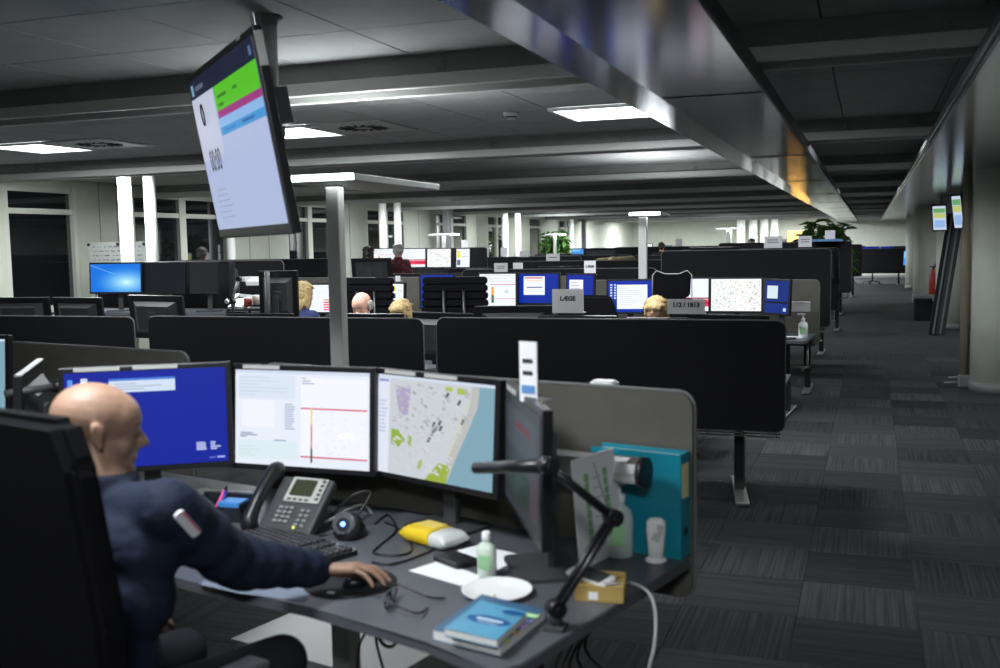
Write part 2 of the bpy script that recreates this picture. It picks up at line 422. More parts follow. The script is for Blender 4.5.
boxo('wall_right', (4.15, 19.5, 1.3), (0.3, 52.0, 2.6), M_wall, kind='structure')
boxo('wall_back', (-3.0, -6.3, 1.3), (14.0, 0.3, 2.6), M_wall, kind='structure')
boxo('baseboard_far', (-3.0, 45.07, 0.05), (13.9, 0.05, 0.1), M_grey, kind='structure')
# bright round steel columns along the windows
def steel_column(u, v, y, r, label):
    p = atY(u, v, y)
    t = thing('steel_column', label, 'column', (p.x, p.y, 0))
    bm = B(); rod(bm, (0, 0, 0), (0, 0, 2.598), r, seg=20); obj('shaft', bm, M_pole, t)
    bm = B(); rod(bm, (0, 0, 2.57), (0, 0, 2.60), r + 0.03, seg=20); obj('collar', bm, M_pole, t)
    return t
steel_column(126, 220, 9.98, 0.078, 'first bright white round column by the window wall, beside the whiteboard')
steel_column(151, 220, 10.1, 0.07, 'second bright white round column by the window wall, right of the whiteboard column')
steel_column(383, 235, 18.35, 0.08, 'bright white column left of the grey-haired woman')
steel_column(398, 235, 18.5, 0.072, 'bright white column directly behind the grey-haired woman')
steel_column(505, 238, 25.6, 0.09, 'left one of the far pair of bright white columns by the windows')
steel_column(518, 238, 25.8, 0.08, 'right one of the far pair of bright white columns by the windows')
steel_column(231, 250, 14.3, 0.07, 'slim column seen just under the hanging display')
steel_column(571, 238, 33.5, 0.10, 'slim far column right of the tall far plant')
boxo2 = [(447, 22.3), (584, 35.5)]
for (u, y), lb in zip(boxo2, ('grey square far column left of the far column pair', 'grey square far column against the far wall')):
    p = atY(u, 235, y); t = thing('square_column', lb, 'column', (p.x, p.y, 0)); boxo('shaft', (0, 0, 1.3), (0.15, 0.15, 2.59), M_grey, t); boxo('base', (0, 0, 0.05), (0.17, 0.17, 0.1), M_dgrey, t)
for k, (u, y) in enumerate(((741, 43.5), (753, 43.7), (764, 43.9), (774, 44.1))):
    p = atY(u, 235, y)
    t = thing('round_column', ['leftmost', 'second', 'third', 'rightmost'][k] + ' of the four brightly lit round columns at the far wall', 'column', (p.x, p.y, 0))
    bm = B(); rod(bm, (0, 0, 0), (0, 0, 2.598), 0.17, seg=20); obj('shaft', bm, M_pole, t)
    bm = B(); lathe(bm, [(0.175, 0), (0.19, 0.02), (0.175, 0.08)]); obj('base', bm, M_grey, t)
# ================================================================== builders
def srgb(c):
    return tuple((x / 255 / 12.92) if x / 255 <= 0.04045 else ((x / 255 + 0.055) / 1.055) ** 2.4 for x in c)
def display(w, h, items, m, parent, z0=0.0, y=-0.001, name='display'):
    """screen picture: flat coloured shapes, x,y in 0..1, facing -Y"""
    bm = B(); lay = bm.loops.layers.float_color.new('col')
    for k, it in enumerate(items):
        if it[0] == 'r': _, a, b, c, d, colr = it; pts = [(a, b), (c, b), (c, d), (a, d)]
        else: _, pts, colr = it
        yy = y - 0.00004 * min(k, 30)
        f = bm.faces.new([bm.verts.new(((px_ - 0.5) * w, yy, z0 + (py_ - 0.5) * h)) for px_, py_ in pts])
        if f.normal.length == 0: f.normal_update()
        if f.normal.y > 0: f.normal_flip()
        cc = srgb(colr)
        for l in f.loops: l[lay] = (*cc, 1)
    me = bpy.data.meshes.new(name); bm.to_mesh(me); bm.free(); me.materials.append(m)
    o = bpy.data.objects.new(name, me); COL.objects.link(o); o.parent = parent
    return o
def lines(rng, a, b, c, d, n, col, th=0.012, wmin=0.3):
    out = []
    for k in range(n):
        yy = d - (d - b) * (k + 0.5) / n; ww = (c - a) * rng.uniform(wmin, 1)
        out.append(('r', a, yy - th / 2, a + ww, yy + th / 2, col))
    return out
def scr_white(seed=1):
    r = random.Random(seed); it = [('r', 0, 0, 1, 1, (226, 232, 244))]
    it += [('r', 0, 0.965, 1, 1, (205, 215, 235)), ('r', 0.02, 0.70, 0.46, 0.95, (214, 224, 238)), ('r', 0.05, 0.40, 0.3, 0.68, (236, 238, 246)), ('r', 0.02, 0.06, 0.48, 0.26, (216, 230, 238)), ('r', 0.5, 0.12, 0.985, 0.93, (238, 240, 250)), ('r', 0.78, 0.32, 0.9, 0.37, (252, 250, 255))]
    it += [('r', 0.5, 0.605, 0.985, 0.62, (208, 40, 90)), ('r', 0.5, 0.10, 0.985, 0.115, (208, 40, 90)), ('r', 0.575, 0.45, 0.585, 0.62, (225, 205, 60)), ('r', 0.575, 0.2, 0.585, 0.45, (205, 90, 70)), ('r', 0.573, 0.05, 0.587, 0.2, (20, 80, 50))]
    it += lines(r, 0.38, 0.38, 0.46, 0.66, 11, (150, 162, 190), 0.011, 0.7) + lines(r, 0.04, 0.28, 0.2, 0.34, 3, (130, 140, 175)) + lines(r, 0.03, 0.72, 0.42, 0.94, 6, (190, 205, 215), 0.008)
    it += lines(r, 0.51, 0.86, 0.6, 0.94, 3, (160, 170, 190)) + lines(r, 0.3, 0.25, 0.46, 0.28, 1, (140, 150, 180)) + lines(r, 0.03, 0.08, 0.3, 0.2, 4, (190, 215, 215), 0.008)
    for k in range(60): x, yv = r.uniform(0.6, 0.97), r.uniform(0.14, 0.58); it.append(('r', x, yv, x + r.uniform(0.01, 0.03), yv + 0.006, (218, 222, 236)))
    return it
def scr_map(seed=2):
    r = random.Random(seed); it = [('r', 0, 0, 1, 1, (196, 202, 208)), ('r', 0, 0.97, 1, 1, (205, 215, 230))]
    it.append(('p', [(0.88, 0.97), (1, 0.97), (1, 0), (0.62, 0), (0.70, 0.25), (0.80, 0.55), (0.87, 0.78)], (125, 162, 178)))
    it.append(('p', [(0.82, 0.97), (0.88, 0.97), (0.87, 0.78), (0.80, 0.55), (0.70, 0.25), (0.64, 0.04), (0.58, 0.0), (0.62, 0.2), (0.72, 0.5), (0.80, 0.75)], (182, 184, 182)))
    it.append(('p', [(0.44, 0), (0.62, 0), (0.66, 0.17), (0.56, 0.19), (0.5, 0.1)], (150, 172, 60)))
    it.append(('p', [(0.13, 0.3), (0.2, 0.28), (0.26, 0.36), (0.2, 0.45), (0.13, 0.46)], (140, 172, 60)))
    it += [('p', [(0.28, 0.33), (0.31, 0.3), (0.32, 0.4), (0.29, 0.42)], (150, 175, 90)), ('r', 0.6, 0.9, 0.66, 0.94, (165, 190, 70)), ('r', 0.7, 0.88, 0.78, 0.94, (165, 185, 70)), ('p', [(0.37, 0.1), (0.4, 0.08), (0.42, 0.18), (0.39, 0.2)], (165, 180, 110))]
    it.append(('p', [(0.2, 0.6), (0.28, 0.62), (0.3, 0.88), (0.16, 0.9)], (170, 160, 190)))
    for k in range(260):
        x, yv = r.uniform(0.14, 0.8), r.uniform(0.05, 0.93)
        if x > 0.62 + 0.25 * yv: continue
        g = r.randint(160, 205) if yv > 0.45 else r.randint(190, 212)
        s = r.uniform(0.005, 0.02); a = -0.7
        c, q = math.cos(a), math.sin(a)
        it.append(('p', [(x + s * (c * i - q * j), yv + s * (q * i + c * j)) for i, j in ((-1, -0.6), (1, -0.6), (1, 0.6), (-1, 0.6))], (g, g, g + 4)))
    for x, yv in ((0.62, 0.86), (0.50, 0.47), (0.53, 0.52), (0.56, 0.58), (0.47, 0.40), (0.57, 0.53), (0.51, 0.56), (0.72, 0.8), (0.75, 0.62)):
        it.append(('p', [(x - 0.02, yv - 0.02), (x, yv - 0.03), (x + 0.02, yv + 0.02), (x, yv + 0.03)], (85, 88, 100)))
    for k in range(8): x = 0.66 + 0.02 * k; yv = 0.3 + 0.07 * k; it.append(('p', [(x - 0.03, yv - 0.03), (x - 0.022, yv - 0.03), (x + 0.01, yv + 0.05), (x + 0.002, yv + 0.05)], (205, 205, 150)))
    it.append(('r', 0, 0, 0.11, 0.965, (218, 224, 236))); it.append(('r', 0.01, 0.93, 0.1, 0.955, (60, 80, 190)))
    it += lines(r, 0.015, 0.4, 0.1, 0.75, 9, (150, 165, 200), 0.014, 0.5)
    return it
def scr_blue(seed=3):
    r = random.Random(seed); it = [('r', 0, 0, 1, 1, (5, 30, 150)), ('r', 0.27, 0.78, 0.68, 0.92, (205, 220, 240)), ('r', 0.27, 0.9, 0.68, 0.925, (70, 120, 210)), ('r', 0.1, 0.87, 0.14, 0.94, (205, 215, 235)), ('r', 0.02, 0.87, 0.05, 0.93, (90, 150, 230)), ('r', 0.02, 0.76, 0.05, 0.82, (110, 160, 220)), ('r', 0.02, 0.65, 0.05, 0.71, (110, 160, 220))]
    it += lines(r, 0.80, 0.13, 0.87, 0.22, 5, (190, 205, 240), 0.012, 0.7) + lines(r, 0.89, 0.13, 0.96, 0.22, 4, (190, 205, 240), 0.014, 0.4)
    it += lines(r, 0.3, 0.8, 0.6, 0.88, 3, (170, 175, 190), 0.01) + [('r', 0.93, 0.04, 0.98, 0.06, (150, 170, 230)), ('r', 0.88, 0.04, 0.92, 0.055, (90, 110, 200))]
    return it
def scr_dark(seed=4):
    r = random.Random(seed); it = [('r', 0, 0, 1, 1, (44, 50, 54)), ('r', 0.05, 0.55, 0.9, 0.9, (58, 64, 68)), ('r', 0.3, 0.74, 0.75, 0.8, (92, 36, 46)), ('r', 0.1, 0.12, 0.7, 0.42, (34, 52, 42)), ('r', 0.75, 0.1, 0.95, 0.5, (66, 58, 64))]
    it += lines(r, 0.08, 0.15, 0.9, 0.85, 14, (74, 80, 84), 0.008)
    return it
def scr_far(kind, seed):
    r = random.Random(seed); W_ = (232, 238, 246)
    if kind == 'red': return [('r', 0, 0, 1, 1, W_), ('r', 0.1, 0.38, 1, 0.42, (150, 20, 50)), ('r', 0.1, 0.14, 1, 0.36, (225, 60, 90)), ('r', 0.6, 0.22, 1, 0.28, (190, 30, 60))] + lines(r, 0.05, 0.5, 0.6, 0.95, 5, (205, 205, 215), 0.02)
    if kind == 'redrows': 
        it = [('r', 0, 0, 1, 1, W_)]
        for k in range(5): it.append(('r', 0.62, 0.06 + 0.09 * k, 0.98, 0.11 + 0.09 * k, (235, 70, 100) if k < 4 else (220, 160, 120)))
        for k in range(45): x, yv = r.uniform(0.02, 0.95), r.uniform(0.1, 0.95); it.append(('r', x, yv, x + 0.015, yv + 0.02, (150, 170, 150)))
        return it
    if kind == 'map':
        it = [('r', 0, 0, 1, 1, (238, 240, 240))]
        for k in range(150):
            x, yv = r.uniform(0.02, 0.96), r.uniform(0.04, 0.94); c = r.choice([(200, 120, 130), (190, 170, 90), (150, 190, 140), (140, 150, 190), (215, 200, 190), (90, 100, 120)])
            it.append(('r', x, yv, x + r.uniform(0.012, 0.028), yv + r.uniform(0.015, 0.035), c))
        return it
    if kind == 'plan':
        return [('r', 0, 0, 1, 1, W_), ('r', 0.3, 0.66, 1, 0.68, (200, 90, 120)), ('r', 0.33, 0.1, 0.40, 0.34, (30, 120, 60)), ('r', 0.33, 0.34, 0.40, 0.6, (235, 160, 60)), ('r', 0.3, 0.22, 1, 0.235, (200, 100, 130))] + lines(r, 0.04, 0.75, 0.9, 0.97, 5, (210, 205, 200), 0.02) + [('r', 0.7, 0.4, 0.8, 0.5, (190, 215, 215))]
    if kind == 'bluewin': return [('r', 0, 0, 1, 1, (8, 40, 150)), ('r', 0.12, 0.28, 0.66, 0.92, W_), ('r', 0.14, 0.84, 0.6, 0.89, (210, 120, 110)), ('r', 0.2, 0.52, 0.6, 0.56, (110, 110, 150)), ('r', 0.2, 0.75, 0.6, 0.78, (235, 200, 160)), ('r', 0.9, 0.05, 0.96, 0.12, (190, 205, 240))]
    if kind == 'blue2': return [('r', 0, 0, 1, 1, (8, 40, 150)), ('r', 0.08, 0.3, 0.62, 0.85, W_), ('r', 0.72, 0.06, 0.86, 0.16, (190, 205, 240))] + lines(r, 0.15, 0.45, 0.5, 0.8, 4, (190, 175, 190), 0.03)
    if kind == 'icons':
        it = [('r', 0, 0, 1, 1, (10, 45, 160)), ('r', 0.2, 0.1, 0.9, 0.88, W_)]
        for c in range(2):
            for k in range(10 - 4 * c): it.append(('r', 0.04 + 0.09 * c, 0.85 - 0.085 * k, 0.09 + 0.09 * c, 0.9 - 0.085 * k, (190, 210, 240)))
        return it + lines(r, 0.25, 0.2, 0.85, 0.8, 9, (212, 216, 220), 0.02)
    if kind == 'iconstrip':
        it = [('r', 0, 0, 1, 1, (10, 45, 150))]
        for c in range(2):
            for k in range(11 - 5 * c): it.append(('r', 0.3 + 0.35 * c, 0.88 - 0.08 * k, 0.48 + 0.35 * c, 0.93 - 0.08 * k, (190, 210, 240)))
        return it
    if kind == 'note': return [('r', 0, 0, 1, 1, (6, 40, 120)), ('r', 0.1, 0.45, 0.55, 0.85, (205, 222, 228)), ('r', 0, 0.3, 1, 0.36, (12, 14, 24)), ('r', 0.8, 0.06, 0.92, 0.16, (190, 205, 240))]
    if kind == 'sky':
        it = [('r', 0, 0, 1, 1, (20, 110, 215))]
        for k in range(14): t_ = k / 13; R_ = 0.62 * (1 - t_) + 0.05; it.append(('p', [(min(1, max(0, 0.72 + R_ * math.cos(a * PI / 10))), min(1, max(0, 0.34 + 0.9 * R_ * math.sin(a * PI / 10)))) for a in range(20)], tuple(int(a + (b - a) * t_ ** 1.3) for a, b in zip((20, 112, 216), (190, 238, 250)))))
        it.append(('p', [(0.0, 0.95), (0.5, 0.62), (0.5, 0.635), (0.0, 0.97)], (120, 190, 240))); return it
    if kind == 'bars': return [('r', 0, 0, 1, 1, W_), ('r', 0.05, 0.5, 0.3, 0.9, (235, 225, 60)), ('r', 0.05, 0.1, 0.3, 0.4, (90, 110, 110)), ('r', 0.4, 0.55, 0.9, 0.6, (210, 200, 200))]
    if kind == 'teal': return [('r', 0, 0, 1, 1, (60, 140, 220)), ('r', 0, 0.5, 0.4, 0.9, (120, 190, 235))]
    if kind == 'deep': return [('r', 0, 0, 1, 1, (14, 24, 150)), ('r', 0.1, 0.3, 0.5, 0.7, (30, 50, 190))]
    if kind == 'board': return [('r', 0, 0, 1, 1, (205, 218, 240)), ('r', 0.05, 0.72, 0.95, 0.9, (110, 170, 110)), ('r', 0.05, 0.5, 0.95, 0.7, (200, 205, 120)), ('r', 0.1, 0.1, 0.9, 0.4, (150, 190, 240))]
    return [('r', 0, 0, 1, 1, (10, 11, 15))]
def monitor(name, label, loc, rz, items=None, m=None, w=0.518, h=0.324, hc=0.33, tilt=0.07, cat='monitor', strips=0, group=None, bz=0.019, stand=True, off=False):
    """origin on the desk below the screen, screen looks along -Y"""
    t = thing(name, label, cat, loc, rz, group)
    R = Matrix.Translation((0, 0, hc)) @ Matrix.Rotation(-tilt, 4, 'X')
    pr = []
    bm = B(); box(bm, (0, 0.014, 0), (w + 2 * bz, 0.028, h + 2 * bz), bev=0.004); o = obj('bezel', bm, M_blk, t); pr.append(o)
    bm = B(); q = bmesh.ops.create_cube(bm, size=1.0); bmesh.ops.transform(bm, matrix=Matrix.Translation((0, 0.045, 0)) @ Matrix.Diagonal((w * 0.86, 0.036, h * 0.82, 1)), verts=q['verts'])
    for v in bm.verts:
        if v.co.y > 0.05: v.co.x *= 0.72; v.co.z *= 0.72
    o = obj('back_casing', bm, M_dgrey, t); pr.append(o)
    if items is not None: o = display(w, h, items, m or S_far, t, y=-0.0015)
    else: o = boxo('display', (0, -0.001, 0), (w, 0.002, h), M_off, t)
    pr.append(o)
    for k in range(strips):
        x = [-w * 0.30, w * 0.06, w * 0.3][k]
        o = boxo('label_strip', (x, -0.003, h / 2 + bz * 0.55), (0.145, 0.003, 0.013), M_lgrey, t); pr.append(o)
    for o in pr: o.matrix_local = R
    if stand:
        bm = B(); box(bm, (0, 0.075, hc * 0.5 + 0.01), (0.055, 0.022, hc), bev=0.004); box(bm, (0, 0.06, hc), (0.09, 0.03, 0.09), bev=0.003); obj('stand_neck', bm, M_dgrey, t)
        bm = B(); prism(bm, rrect(0.24, 0.19, 0.03, cy=0.055), 0.0, 0.012); obj('stand_foot', bm, M_dgrey, t)
    return t
def sign(label, loc, rz, w, h, txt, size=None, group=None, colr=None, holder=True):
    t = thing('desk_sign', label, 'sign', loc, rz, group)
    bm = B(); box(bm, (0, 0, h / 2), (w, 0.004, h)); box(bm, (0, 0.03, 0.003), (w, 0.06, 0.004)); obj('card', bm, colr or M_paper, t)
    if holder:
        bm = B(); box(bm, (0, 0.018, h * 0.45), (w * 0.9, 0.003, h * 0.92), (0.22, 0, 0)); obj('rear_leaf', bm, M_lgrey, t)
    if txt.startswith('='):
        bm = B(); r_ = random.Random(int(abs(loc[0]) * 100)); n_ = len(txt)
        for k in range(n_):
            x = -w * 0.3
            while x < w * 0.26: l_ = w * r_.uniform(0.05, 0.12); box(bm, (x + l_ / 2, -0.0028, h * (0.68 - 0.2 * k)), (l_, 0.001, h * 0.07)); x += l_ + w * 0.025
        obj('printed_line', bm, M_ink, t, kind='stuff')
    elif txt:
        rows = txt.split('\n')
        for k, s in enumerate(rows):
            sz = size or w * 0.2
            Mx = Matrix.Translation((0, -0.0032, h * 0.6 - k * sz * 1.1)) @ Matrix.Rotation(PI / 2, 4, 'X')
            text('lettering', s, sz, Mx, M_ink, t, bold=sz * 0.05)
    return t
def desk(label, loc, rz, w, hz, ptop, pbot, fab=M_fab, depth=0.8, legs=True, group=None, rad=0.05, skew=0.0):
    """origin on the floor under the partition, the user sits on the +Y side"""
    t = thing('office_desk', label, 'desk', loc, rz, group)
    if ptop:
        bm = B(); prism(bm, rrect(w, ptop - pbot, rad, cy=(ptop + pbot) / 2), -0.014, 0.014, M=MXZ); pp = obj('partition_panel', bm, fab, t)
        bm = B(); o_ = rrect(w + 0.006, ptop - pbot + 0.006, rad + 0.003, cy=(ptop + pbot) / 2)
        tube(bm, [(x, 0, z) for x, z in o_], 0.005, seg=6, closed=True); obj('edge_piping', bm, M_trim, pp)
        bm = B()
        for sx in (-0.35, 0.35): box(bm, (sx * w, 0.035, hz - 0.05), (0.05, 0.06, 0.03))
        obj('panel_bracket', bm, M_dgrey, t)
    bm = B(); prism(bm, rrect(w - 0.04, depth, 0.02, cy=0.03 + depth / 2), hz - 0.026, hz); obj('desktop', bm, M_desk, t)
    if legs:
        for sx in (-1, 1):
            x = sx * (w / 2 - (0.31 if skew else 0.24))
            bm = B(); box(bm, (x, 0.4, hz * 0.5), (0.05, 0.06, hz - 0.05)); box(bm, (x, 0.4, hz * 0.3), (0.062, 0.075, hz * 0.5)); box(bm, (x, 0.4, hz - 0.045), (0.06, 0.6, 0.035)); lg = obj('leg', bm, M_blk, t)
            bm = B(); box(bm, (x, 0.4, 0.024), (0.085, 0.74, 0.025), (0, 0, skew), bev=0.006); obj('foot', bm, M_alu, lg)
        bm = B(); box(bm, (0, 0.4, hz - 0.05), (w - 0.5, 0.05, 0.03)); obj('crossbar', bm, M_dgrey, t)
        bm = B()
        for yy in (0.16, 0.26): rod(bm, (-w / 2 + 0.06, yy, hz - 0.31), (w / 2 - 0.04, yy, hz - 0.31), 0.006, seg=6)
        for k in range(11): x = -w / 2 + 0.08 + k * (w - 0.14) / 10; tube(bm, [(x, 0.16, hz - 0.05), (x, 0.16, hz - 0.31), (x, 0.26, hz - 0.31), (x, 0.26, hz - 0.05)], 0.004, seg=5)
        obj('cable_tray', bm, M_alu, t)
    return t
def chair(label, loc, rz, style='ribbed', group=None, top=1.08, w=0.5, seat=0.47):
    """origin on the floor, the sitter faces +Y"""
    t = thing('office_chair', label, 'chair', loc, rz, group)
    bm = B(); prism(bm, rrect(0.5, 0.48, 0.08), seat - 0.05, seat + 0.03); bmesh.ops.bevel(bm, geom=bm.edges[:], offset=0.015, segments=2, affect='EDGES'); obj('seat', bm, M_chair, t)
    bh = top - seat - 0.1
    if style == 'plain':
        bm = B(); pr_ = [(-0.24, 0), (-w * 0.64, 0.18), (-w * 0.62, 0.36), (-w * 0.5, bh - 0.09), (-w * 0.42, bh), (w * 0.42, bh), (w * 0.5, bh - 0.09), (w * 0.62, 0.36), (w * 0.64, 0.18), (0.24, 0)]
        prism(bm, pr_, -0.035, 0.035, M=Matrix.Translation((0, -0.27, seat + 0.1)) @ MXZ)
        bmesh.ops.bevel(bm, geom=bm.edges[:], offset=0.02, segments=3, affect='EDGES')
        obj('backrest', bm, M_chair, t, smooth=False)
    elif style == 'headrest':
        bm = B(); prism(bm, rrect(w, bh - 0.2, 0.1, cy=(bh - 0.2) / 2), -0.03, 0.03, M=Matrix.Translation((0, -0.26, seat + 0.1)) @ MXZ); bmesh.ops.bevel(bm, geom=bm.edges[:], offset=0.012, segments=2, affect='EDGES'); obj('backrest', bm, M_chair, t)
        bm = B(); prism(bm, [(-0.15, 0.02), (-0.16, 0.2), (-0.13, 0.235), (-0.06, 0.205), (0.06, 0.205), (0.13, 0.235), (0.16, 0.2), (0.15, 0.02), (0.1, 0), (-0.1, 0)], -0.035, 0.035, M=Matrix.Translation((0, -0.25, top - 0.2)) @ MXZ)
        bmesh.ops.bevel(bm, geom=bm.edges[:], offset=0.01, segments=2, affect='EDGES'); obj('headrest', bm, M_chair, t)
        bm = B(); tube(bm, [(-0.17, -0.25, top - 0.19), (-0.168, -0.25, top + 0.0), (-0.13, -0.25, top + 0.038), (-0.06, -0.25, top + 0.01), (0.06, -0.25, top + 0.01), (0.13, -0.25, top + 0.038), (0.168, -0.25, top + 0.0), (0.17, -0.25, top - 0.19)], 0.004); obj('headrest_rim', bm, M_lgrey, t)
    else:
        n = 12
        for k in range(n):
            bm = B(); z = seat + 0.12 + (bh - 0.02) * (k + 0.5) / n; ww = w * (1.0 - 0.1 * abs(k / (n - 1) - 0.45))
            prism(bm, rrect(ww, bh / n * 1.02, bh / n * 0.45), -0.028, 0.028, M=Matrix.Translation((0, -0.26 - 0.02 * math.sin(k / n * PI), z)) @ MXZ)
            bmesh.ops.bevel(bm, geom=[e for e in bm.edges if abs(e.verts[0].co.y - e.verts[1].co.y) < 0.01], offset=0.012, segments=2, affect='EDGES')
            obj('back_rib', bm, M_chair, t)
        bm = B()
        for sx in (-1, 1): tube(bm, [(sx * 0.1, -0.1, seat - 0.02), (sx * 0.1, -0.31, seat + 0.05), (sx * 0.09, -0.31, top - 0.12)], 0.014)
        obj('back_frame', bm, M_blk, t)
        boxo('back_panel', (0, -0.265, seat + 0.1 + bh / 2), (w * 0.86, 0.02, bh - 0.04), M_chair, t)
    if style != 'ribbed': boxo('back_support', (0, -0.26, seat + 0.05), (0.08, 0.05, 0.24), M_dgrey, t, rot=(0.1, 0, 0))
    for sx in (-1, 1):
        bm = B(); box(bm, (sx * 0.3, 0.02, seat + 0.22), (0.075, 0.27, 0.03), bev=0.012); a_ = obj('armrest', bm, M_dgrey, t)
        bm = B(); tube(bm, [(sx * 0.2, 0, seat - 0.04), (sx * 0.3, 0, seat - 0.02), (sx * 0.3, 0, seat + 0.2)], 0.014); obj('arm_post', bm, M_grey, a_)
    bm = B(); rod(bm, (0, 0, 0.1), (0, 0, seat - 0.04), 0.028); obj('gas_column', bm, M_dgrey, t)
    for k in range(5):
        a = 2 * PI * k / 5 + 0.3; c, s = math.cos(a), math.sin(a)
        bm = B(); rod(bm, (0.02 * c, 0.02 * s, 0.12), (0.3 * c, 0.3 * s, 0.075), 0.022, 0.014, seg=8); lg = obj('base_leg', bm, M_dgrey, t)
        bm = B(); rod(bm, (0.3 * c - 0.02 * s, 0.3 * s + 0.02 * c, 0.032), (0.3 * c + 0.02 * s, 0.3 * s - 0.02 * c, 0.032), 0.027, seg=12); obj('caster', bm, M_blk, lg)
    return t
def desk_lamp(label, base, j1, j2, tip, r=0.017, headlen=None, cat='desk lamp', headm=None, base_kind='clamp'):
    b0 = Vector(base); t = thing('desk_lamp', label, cat, base)
    L = lambda p: Vector(p) - b0
    bm = B()
    if base_kind == 'clamp': box(bm, (0, 0, 0.006), (0.05, 0.05, 0.012), bev=0.003); rod(bm, (0, 0, 0.01), (0, 0, 0.05), 0.016); rod(bm, (0.0, 0, -0.05), (0, 0, 0.0), 0.008)
    else: rod(bm, (0, 0, 0), (0, 0, 0.02), 0.08, seg=24)
    obj('clamp', bm, M_dgrey, t)
    d = (L(j1) - Vector((0, 0, 0.05))).normalized(); s = d.cross(Vector((0, 0, 1))).normalized() * 0.012 if abs(d.z) < 0.99 else Vector((0.012, 0, 0))
    bm = B()
    for q in (-1, 1): rod(bm, Vector((0, 0, 0.05)) + s * q, L(j1) + s * q, 0.0075, seg=8)
    obj('lower_arm', bm, M_blk, t)
    bm = B(); rod(bm, L(j1), L(j2), 0.011, seg=8); obj('upper_arm', bm, M_blk, t)
    for p in (Vector((0, 0, 0.05)), L(j1), L(j2)):
        bm = B(); dd = (L(j2) - L(j1)).cross(Vector((0, 0, 1))).normalized() * 0.018; rod(bm, p - dd, p + dd, 0.021, seg=14); rod(bm, p - dd * 1.25, p + dd * 1.25, 0.009, seg=8); obj('joint', bm, M_blk, t)
    bm = B(); hd = (L(tip) - L(j2)); rod(bm, L(j2) - hd * 0.08, L(tip), r, r * 0.92, seg=16); obj('head', bm, headm or M_blk, t)
    return t
# ================================================================== near workstation
DZ = 0.74
ND = Vector((-1.45, 2.75, 0))
t = thing('office_desk', 'near dark grey desk with curved front edge holding phone, plate and books', 'desk', ND)
ft = [(-3.0, 2.75), (-2.6, 2.58), (-2.2, 2.40), (-1.73, 2.27), (-1.34, 2.20), (-0.95, 2.08), (-0.745, 1.97), (-0.70, 2.02), (-0.475, 2.87), (-0.50, 2.90), (-1.2, 3.06), (-2.2, 3.29), (-2.95, 3.46)]
bm = B(); prism(bm, [(x - ND.x, y - ND.y) for x, y in ft], DZ - 0.028, DZ); bmesh.ops.bevel(bm, geom=[e for e in bm.edges if abs(e.verts[0].co.z - e.verts[1].co.z) < 1e-4 and e.verts[0].co.z > DZ - 0.01], offset=0.003, segments=2, affect='EDGES')
obj('desktop', bm, M_desk, t)
ang = -0.227
for lx, ly in ((-1.62, 2.9), (-0.85, 2.5), (-2.7, 3.0)):
    x, y = lx - ND.x, ly - ND.y
    bm = B(); box(bm, (x, y, 0.36), (0.075, 0.055, 0.68), (0, 0, ang)); lg = obj('leg', bm, M_lgrey if lx < -1 else M_blk, t)
    bm = B(); box(bm, (x, y, 0.022), (0.08, 0.7, 0.028), (0, 0, ang), bev=0.006); obj('foot', bm, M_alu, lg)
bm = B(); box(bm, (-0.2, 0.12, 0.66), (1.7, 0.05, 0.04), (0, 0, ang)); obj('crossbar', bm, M_dgrey, t)
bm = B()
pc = Vector((-0.475, 2.945, 0)); ux = Vector((math.cos(ang), math.sin(ang), 0))
pw = 1.75; mid = pc - ux * pw / 2 - ND
prism(bm, rrect(pw, 0.61, 0.045, cy=0.905), -0.014, 0.014, M=Matrix.Translation(mid) @ Matrix.Rotation(ang, 4, 'Z') @ MXZ); pp = obj('partition_panel', bm, M_fabg, t)
bm = B(); tube(bm, [(x, 0, z) for x, z in rrect(pw + 0.006, 0.616, 0.048, cy=0.905)], 0.005, closed=True, seg=6); e_ = obj('edge_piping', bm, M_trim, pp); e_.matrix_local = Matrix.Translation(mid) @ Matrix.Rotation(ang, 4, 'Z')
# cables and tray under the right end of the desk
bm = B()
for k in range(5): 
    y0 = 2.3 + 0.08 * k
    tube(bm, spline([(-0.68 + 0.02 * k - ND.x, y0 - ND.y, 0.70), (-0.75 - ND.x, y0 + 0.1 - ND.y, 0.5), (-0.72 + 0.03 * k - ND.x, y0 + 0.15 - ND.y, 0.3), (-0.8 - ND.x, y0 - ND.y, 0.06)]), 0.005, seg=6)
obj('cable_bundle', bm, M_blk, t)
bm = B(); box(bm, (-0.84 - ND.x, 2.5 - ND.y, 0.60), (0.09, 0.3, 0.06), (0, 0, ang), bev=0.01); obj('control_box', bm, M_blk, t)

MON = [('wide monitor with plain blue desktop behind the bald man in navy', (-2.293, 2.794, 1.086), 33.2, scr_blue(), 2, 3.1),
       ('monitor with white record form and two red lines', (-1.802, 2.967, 1.074), 0.1, scr_white(), 1, 4.2),
       ('monitor showing a street map with green parks and pale blue sea', (-1.296, 2.922, 1.067), -21.4, scr_map(), 2, 4.1),
       ('monitor turned almost edge-on right of the map monitor', (-0.899, 2.627, 1.056), -60.8, scr_dark(), 1, 1.3)]
for lb, c, yaw, items, ns, tl in MON:
    hc = c[2] - DZ
    m_ = monitor('monitor', lb, (c[0], c[1], DZ), math.radians(yaw), items, S_near, hc=hc, tilt=math.radians(tl), strips=ns)
